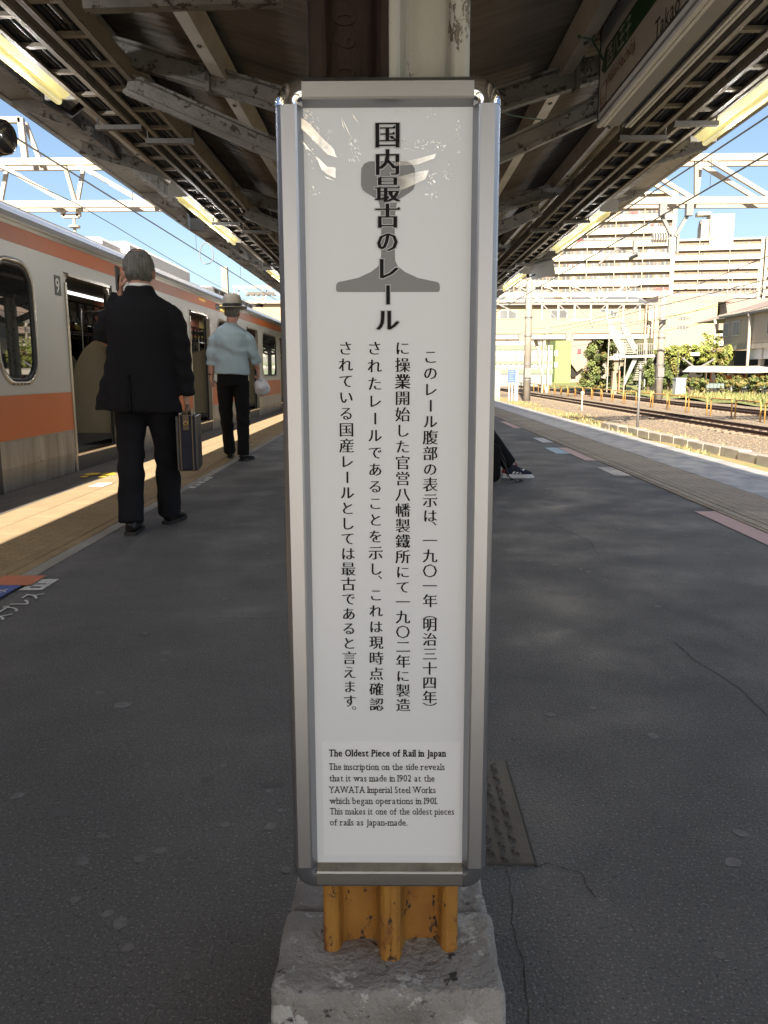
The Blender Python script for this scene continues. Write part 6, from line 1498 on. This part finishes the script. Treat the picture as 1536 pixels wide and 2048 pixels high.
for x0_, x1_, y0_, y1_ in ((1446.5, 1460, 646, 674), (1465.5, 1482, 643, 671), (1534, 1552, 636, 668)):
    p0, p1 = onS(x0_, y1_), onS(x1_, y0_); b = MB(); b.box(SX - .07, SX - .002, p1.y, p0.y, min(p0.z, onS(x1_, y1_).z), max(p1.z, onS(x0_, y0_).z)); wn = b.build('window', white_paint, t)
    ym = (p0.y + p1.y) / 2; z0, z1 = min(p0.z, onS(x1_, y1_).z) + .12, max(p1.z, onS(x0_, y0_).z) - .12
    for u, v in ((p1.y + .15, ym - .08), (ym + .08, p0.y - .15)): b = MB(); b.box(SX - .09, SX - .072, u, v, z0, z1); b.build('pane', win_m, wn)
for pxq in (1436, 1505):
    q = onS(pxq, 660); b = MB(); b.tube([(SX - .42, q.y, zt_ - .1), (SX - .30, q.y, zt_ - .5), (SX - .25, q.y, zb_ - .2), (SX - .25, q.y, GZ + .2)], .14, 8); b.build('downpipe', white_paint, t, True)
for k in range(4):
    b = MB(); y = 61 + k * 6.6; b.box(SX + .35, SX + .75, y, y + .4, GZ, zb_ - 1.5); b.build('column', white_paint, t)
b = MB(); b.box(SX + .82, SX + 1.3, 64, 66, zb_ - 1.75, zb_ - 1.6); b.build('undercroft_lamp', cream_wall, t)
t = thing('red_shelters', 'row of red-orange framed shelter bays under the long white awning', 'shelter', (0, 74, 0))
for k in range(9):
    b = MB(); x = at(1420, 760, 74).x + k * 1.05 * 1.0; z0 = at(1420, 764, 74).z; z1 = at(1420, 744, 74).z
    b.box(x, x + .10, 0, .1, z0, z1); b.box(x + .1, x + 1.0, .02, .06, z0, z0 + .08); b.box(x + .1, x + 1.0, .02, .06, z1 - .1, z1); b.box(x + .15, x + .9, .05, .09, z0 + .08, z1 - .3) if k % 3 else None; b.build('bay_frame', red_m, t)
t = thing('white_awning', 'long low white awning with a pointed left end under the station building', 'awning', (0, 72, 0))
b = MB(); tip = at(1365, 743, 72); A0 = at(1400, 735, 72); n = 14; vs = []
for i in range(n + 1):
    x = A0.x + i * 1.25; top = A0.z + .03 * math.sin(i * 1.3); bot = at(1400, 745, 72).z + .05 * math.sin(i * 1.1 + 1); vs += [(x, 0, bot), (x, .6, top), (x, 2.6, top + .15), (x, 3.2, bot)]
vs += [(tip.x, 0, tip.z)]
fs = [(4*i+j, 4*i+4+j, 4*i+5+j, 4*i+1+j) for i in range(n) for j in range(3)] + [(0, len(vs)-1, 1), (1, len(vs)-1, 2), (2, len(vs)-1, 3)]
b.add(vs, fs); o = b.build('fabric', white_paint, t); so_ = o.modifiers.new('s', 'SOLIDIFY'); so_.thickness = .03
for i in range(6): b = MB(); x = A0.x + 1 + i * 3; b.box(x, x + .1, 1.4, 1.5, GZ, A0.z); b.build('post', gantry_grey, t)

# green-walled and pale buildings far left under the footbridge
t = thing('green_building', 'tall flat lime green clad building seen under the footbridge', 'building', (0, 150, 0))
b = MB(); a_, c_ = at(1109, 762, 150), at(1146, 600, 150); b.box(a_.x, c_.x, 0, 10, GZ, at(1146, 670, 150).z + 3); b.build('wall', green_wall_m, t)
b = MB(); b.box(c_.x + .05, c_.x + 7, 2, 9, GZ, at(1146, 670, 150).z); b.build('side_wing', pink_wall, t)
b = MB(); s0, s1 = at(1146, 715, 150), at(1163, 738, 150); b.beam((s0.x, 1, s0.z), (s1.x, 1, s1.z), .5, 1.6); b.build('outside_stair', cream_wall, t)
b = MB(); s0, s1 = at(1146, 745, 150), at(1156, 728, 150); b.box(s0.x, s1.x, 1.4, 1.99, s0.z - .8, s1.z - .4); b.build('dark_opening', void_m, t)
b = MB(); s0, s1 = at(1160, 706, 150), at(1167, 697, 150); b.box(s0.x, s1.x, 1.8, 1.99, s0.z, s1.z); b.build('red_panel', M('red_panel', (.55,.06,.08), .5, amt=.1), t)
t = thing('pale_carriage_shed', 'long pale building with green bands and rows of small windows behind the blue notice', 'building', (0, 120, 0))
b = MB(); a_, c_ = at(940, 768, 120), at(1106, 700, 120); b.box(a_.x, c_.x, 0, 12, GZ, at(1100, 690, 120).z); b.build('wall', pale_blue_wall, t)
for yy0, yy1 in ((690, 700), (722, 729), (738, 748)):
    b = MB(); u, v = at(940, yy1, 120), at(1106, yy0, 120); b.box(u.x, v.x, -.12, -.001, u.z, v.z); b.build('green_band', pale_green, t)
me = MB(); me.box(0, .5, -.06, -.001, 0, .75); me = me.mesh('window'); me.materials.append(apt_white)
for r_ in ((712, 20), (735, 20)):
    for k in range(15): q = at(960, r_[0], 120); put('window', me, t, (q.x + k * .78, 0, q.z))
t = thing('distant_flats', 'hazy cream flats low on the horizon left of the tall apartment blocks', 'building', (0, 260, 0))
b = MB(); a_, c_ = at(940, 770, 260), at(1062, 682, 260); b.box(a_.x, c_.x, 0, 12, GZ, c_.z); b.build('wall', apt_wall, t)
for k in range(5):
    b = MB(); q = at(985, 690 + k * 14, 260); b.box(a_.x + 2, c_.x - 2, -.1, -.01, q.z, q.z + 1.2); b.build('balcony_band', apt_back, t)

# left background beyond the train
t = thing('distant_station_roof', 'distant cream building and platform roof above the end of the train', 'building', (0, 150, 0))
b = MB(); a_, c_ = at(505, 640, 150), at(640, 608, 150); b.box(a_.x, c_.x, 0, 12, GZ, c_.z); b.build('wall', cream_wall, t)
b = MB(); a_, c_ = at(512, 608, 150), at(526, 596, 150); b.box(a_.x, c_.x, 0, 4, a_.z - .5, c_.z); b.build('roof_hut', cream_wall, t)
b = MB(); a_, c_ = at(500, 607, 150), at(640, 602, 150); b.box(a_.x, c_.x, -1, 13, a_.z, c_.z); b.build('roof', white_paint, t)
q = at(449, 534, 52); t = thing('square_mast', 'square pale mast rising above the train behind the hat', 'mast', (q.x, 52, GZ)); b = MB(); b.bbox(-.19, .19, -.19, .19, 0, q.z - GZ, .02); b.build('shaft', pole_conc, t)
truss('far_gantry', at(452, 0, 62).x, at(452, 0, 62).x + 30, 62, at(500, 600, 62).z - .15, at(500, 573, 62).z, 2.1, .5, gantry_white, 'distant white gantry low over the train end', .10)
b = MB(); q0, q1 = at(495, 587, 56), at(548, 587, 56); b.box(q0.x, q1.x, -.15, .15, q0.z - .08, q0.z + .08)
for k in range(6): x = q0.x + (q1.x - q0.x) * k / 5; b.box(x - .1, x + .1, -.2, .2, q0.z - .16, q0.z - .08)
tag(b.build('switch_beam', steel_dark, loc=(0, 56, 0)), 'dark beam of switch gear hanging in front of the distant gantry', 'switch gear')

# lattice masts on the right
for i, (x0_, ytop, lb) in enumerate(((1522, 523, 'tall lattice mast right of the stair tower'), (1461, 551, 'short lattice mast in front of the small-windowed block'))):
    q = at(x0_, ytop, 120); t = thing('lattice_mast', lb, 'mast', (q.x, 120, GZ)); H = q.z - GZ
    b = MB()
    for x in (-.3, .3): b.box(x - .05, x + .05, -.05, .05, 0, H)
    b.build('leg', gantry_white, t); b = MB()
    for k in range(int(H / .8)): b.beam((-.3 if k % 2 else .3, 0, k * .8), (.3 if k % 2 else -.3, 0, (k + 1) * .8), .05, .05)
    b.build('lacing', gantry_white, t)
truss('right_gantry', at(1455, 0, 118).x, at(1455, 0, 118).x + 14, 118, at(1480, 587, 118).z, at(1480, 572, 118).z, 1.3, .4, gantry_grey, 'grey lattice gantry low in front of the small-windowed apartment block', .08)

# equipment cabinet and crates
t = thing('equipment_cabinet', 'light grey trackside equipment cabinet on the bank right of the concrete pole', 'cabinet', (at(1361, 785, 66).x, 66, GZ + .1))
k_ = 66 / 1600.; b = MB(); b.bbox(-9.5*k_, 9.5*k_, 0, .8, .15, 34*k_, .03); b.build('case', M('cabinet_grey', (.46,.50,.50), .5, amt=.15), t)
b = MB(); b.box(-10.5*k_, 10.5*k_, -.06, .85, 34*k_ + .001, 36*k_); b.build('lid', M('cabinet_grey', (.46,.50,.50)), t)
b = MB(); b.box(-8.5*k_, 8.5*k_, -.02, -.001, 14*k_, 32*k_); b.build('door', M('cabinet_door', (.42,.46,.46), .5, amt=.15), t)
for i, pxq in enumerate((1413, 1468, 1500)):
    t = thing('planter_crate', ['slate grey planter crate left of the red shelters', 'slate grey planter crate in the middle of the shrubs', 'slate grey planter crate at the right photo edge'][i], 'planter', (at(pxq, 770, 68).x, 68, GZ + .15), group='grey planter crates')
    b = MB()
    for k in range(5): b.bbox(k * .3, k * .3 + .27, 0, .5, .55, .95, .03)
    b.build('box', teal_box, t); b = MB()
    for k in range(5): b.tube([(k * .3 + .13, -.08, .25), (k * .3 + .13, .1, .25)], .2, 12)
    b.build('tyre', rubber, t)

# ================================================================== VEGETATION
def foliage(name, blobs, n, size, mats, parent=None, seed=1, droop=False):
    rr = random.Random(seed); b = MB(); tot = sum(r[0]*r[1]*r[2] for c, r in blobs) or 1
    for c, r in blobs:
        m_ = int(n * (r[0]*r[1]*r[2]) / tot)
        sub = [(Vector((rr.gauss(0, .5), rr.gauss(0, .5), rr.gauss(0, .5))), rr.uniform(.25, .5), rr.randrange(len(mats))) for _ in range(14)]
        for i in range(m_):
            s0, sr, mi = rr.choice(sub); v = s0 + Vector((rr.gauss(0, 1), rr.gauss(0, 1), rr.gauss(0, 1))).normalized() * sr * rr.uniform(.5, 1)
            if v.length > 1.15: v = v.normalized() * rr.uniform(.85, 1.1)
            p = Vector((c[0] + v.x * r[0], c[1] + v.y * r[1], c[2] + v.z * r[2])); s = size * rr.uniform(.6, 1.3)
            nrm = (v + Vector((rr.uniform(-.8, .8), rr.uniform(-.8, .8), rr.uniform(-.2, 1)))).normalized(); t_ = nrm.cross(Vector((rr.uniform(-1, 1), rr.uniform(-1, 1), rr.uniform(-1, 1)))).normalized(); u_ = nrm.cross(t_)
            b.cur = mi if rr.random() < .75 else rr.randrange(len(mats))
            b.add([p - t_ * s, p + u_ * s * .55, p + t_ * s, p - u_ * s * .55], [(0, 1, 2, 3)])
    return b.build(name, mats, parent, fix=False)
def bush(name, label, cat, px_blobs, Y, n, size, mats, seed, grp=None, trunk=None, dy=1.2):
    x0 = sum(at(p[0], p[1], Y).x for p in px_blobs) / len(px_blobs); t = thing(name, label, cat, (x0, Y, GZ), group=grp); k = Y / F; bl = []
    for px_, py_, rx, ry in px_blobs: q = at(px_, py_, Y); bl.append(((q.x - x0, 0, q.z - GZ), (rx * k, dy, ry * k)))
    foliage('crown', bl, n, size, mats, t, seed)
    b = MB(); q = bl[0][0]; rr = random.Random(seed)
    b.tube([(q[0], 0, -.1), (q[0] + .1, 0, q[2] * .5), (q[0], 0, q[2])], [.16, .12, .06], 8)
    for c, r in bl: b.tube([(q[0], 0, q[2] * .4), ((q[0] + c[0]) / 2, 0, (q[2] * .5 + c[2]) / 2), c], [.08, .06, .03], 6)
    b.build('trunk', bark, t, True); return t
bush('leafy_tree', 'broad green tree left of the staircase under the footbridge', 'tree', [(1192, 700, 26, 28), (1205, 735, 24, 30), (1178, 745, 22, 25), (1212, 695, 20, 30), (1170, 765, 14, 10), (1205, 765, 24, 14)], 84, 15000, .11, [leaf_a, leaf_b, leaf_a, leaf_c], 3, dy=2.2)
bush('leafy_tree', 'dark shrubby tree behind the staircase', 'tree', [(1250, 740, 30, 35), (1290, 745, 24, 30), (1240, 760, 20, 15), (1262, 700, 14, 20)], 88, 9000, .12, [leaf_b, leaf_b, leaf_a], 4, dy=2.2)
bush('green_shrub', 'round green shrub right of the staircase foot', 'shrub', [(1296, 755, 12, 22), (1300, 735, 9, 18)], 76, 3500, .10, [leaf_a, leaf_b], 5)
bush('green_shrub', 'green shrub behind the right concrete pole', 'shrub', [(1336, 757, 12, 20), (1330, 735, 8, 14)], 76, 3200, .10, [leaf_a, leaf_b], 6)
t = thing('vine_frame', 'dark overgrown frame hung with bright green vines in front of the pale yellow building', 'vine', (0, 80, 0))
bl = []
for pxq, pyq, rx, ry in [(1325, 703, 16, 10), (1350, 702, 20, 10), (1380, 702, 22, 12), (1410, 704, 22, 13), (1440, 706, 18, 15), (1456, 710, 10, 20), (1330, 720, 8, 20), (1352, 722, 6, 26), (1375, 718, 12, 12), (1400, 716, 14, 12), (1420, 722, 10, 16), (1450, 728, 12, 16), (1343, 738, 10, 20)]:
    q = at(pxq, pyq, 80); bl.append(((q.x, 0, q.z), (rx * .05, .8, ry * .05)))
vine_m = M('vine_leaf', (.20, .27, .045), .6, c2=(.27, .27, .07), amt=.5, scale=1)
foliage('leaves', bl, 16000, .10, [vine_m, leaf_a, vine_m, leaf_c], t, 8)
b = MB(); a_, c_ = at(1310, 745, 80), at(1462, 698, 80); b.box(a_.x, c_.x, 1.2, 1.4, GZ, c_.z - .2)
b.build('dark_panel', void_m, t); b = MB(); b.beam((at(1358, 716, 80).x, -.9, at(1358, 716, 80).z), (at(1384, 736, 80).x, -.9, at(1384, 736, 80).z), .15, .15); b.beam((at(1422, 718, 80).x, -.9, at(1422, 718, 80).z), (at(1390, 736, 80).x, -.9, at(1390, 736, 80).z), .15, .15); b.build('brace', gantry_grey, t)
b = MB(); a_, c_ = at(1347, 775, 80), at(1351, 705, 80); b.box(a_.x, c_.x, -1, -.8, GZ, c_.z); b.build('post', white_paint, t)
b = MB(); a_, c_ = at(1374, 712, 80), at(1392, 705, 80); b.box(a_.x, c_.x, -.95, -.85, a_.z, c_.z); b.build('notice', apt_white, t)
bush('climbing_vine', 'sparse vine climbing the pale wall left of the station building corner', 'vine', [(1415, 672, 12, 8), (1425, 685, 14, 8), (1436, 680, 6, 14), (1408, 690, 10, 6)], 80.5, 420, .13, [vine_m, leaf_a], 9, dy=.3)
for k_, (yy, hh_) in enumerate(((4, 2.6), (8.5, 3.0), (13, 2.7), (18, 3.1), (24, 2.9), (31, 3.0))):
    t = thing('lineside_tree', 'dark green tree beyond the train, seen through its %s' % ['long window at the left photo edge', 'open door beside the businessman', 'door behind the businessman', 'far doors past the hat man', 'last windows', 'end windows'][k_], 'tree', (-11.5 - .5 * (k_ % 2), yy, GZ), group='trees beyond the train')
    foliage('crown', [((0, 0, 1.9), (1.6, 2.6, 1.7)), ((.3, 1.2, 1.2), (1.2, 1.8, 1.2))], 2600, .12, [leaf_b, leaf_a, leaf_b], t, 60 + k_)
    b = MB(); b.tube([(0, 0, -.1), (.05, .1, 1.2), (0, 0, 2.2)], [.16, .12, .05], 8); b.build('trunk', bark, t, True)
k = 0
for pxq, w_, hh, ms, lb in ((1378, 16, 16, [leaf_c, leaf_a, leaf_b], 'reddish green shrub just right of the grey cabinet'), (1402, 14, 14, [leaf_a, leaf_b, leaf_c], 'green shrub under the tip of the white awning'), (1446, 14, 18, [leaf_a, leaf_c], 'yellowish shrub between the first two planter crates'), (1478, 16, 15, [leaf_c, leaf_a], 'reddish shrub left of the middle planter crate'), (1510, 16, 14, [leaf_c, leaf_b, leaf_a], 'dry brownish shrub below the white awning near the right edge'), (1534, 14, 14, [leaf_a, leaf_c], 'green shrub cut by the right photo edge')):
    bush('bank_shrub', lb, 'shrub', [(pxq, 768, w_, hh * .8), (pxq - 6, 762, w_ * .6, hh * .8), (pxq + 6, 764, w_ * .6, hh * .6)], 66.5 + (k % 3), 2600, .075, ms, 20 + k, 'shrubs on the grass bank', dy=.8); k += 1

# any part of the board, people and structures left: keep object viewport data tidy
bpy.context.view_layer.update()
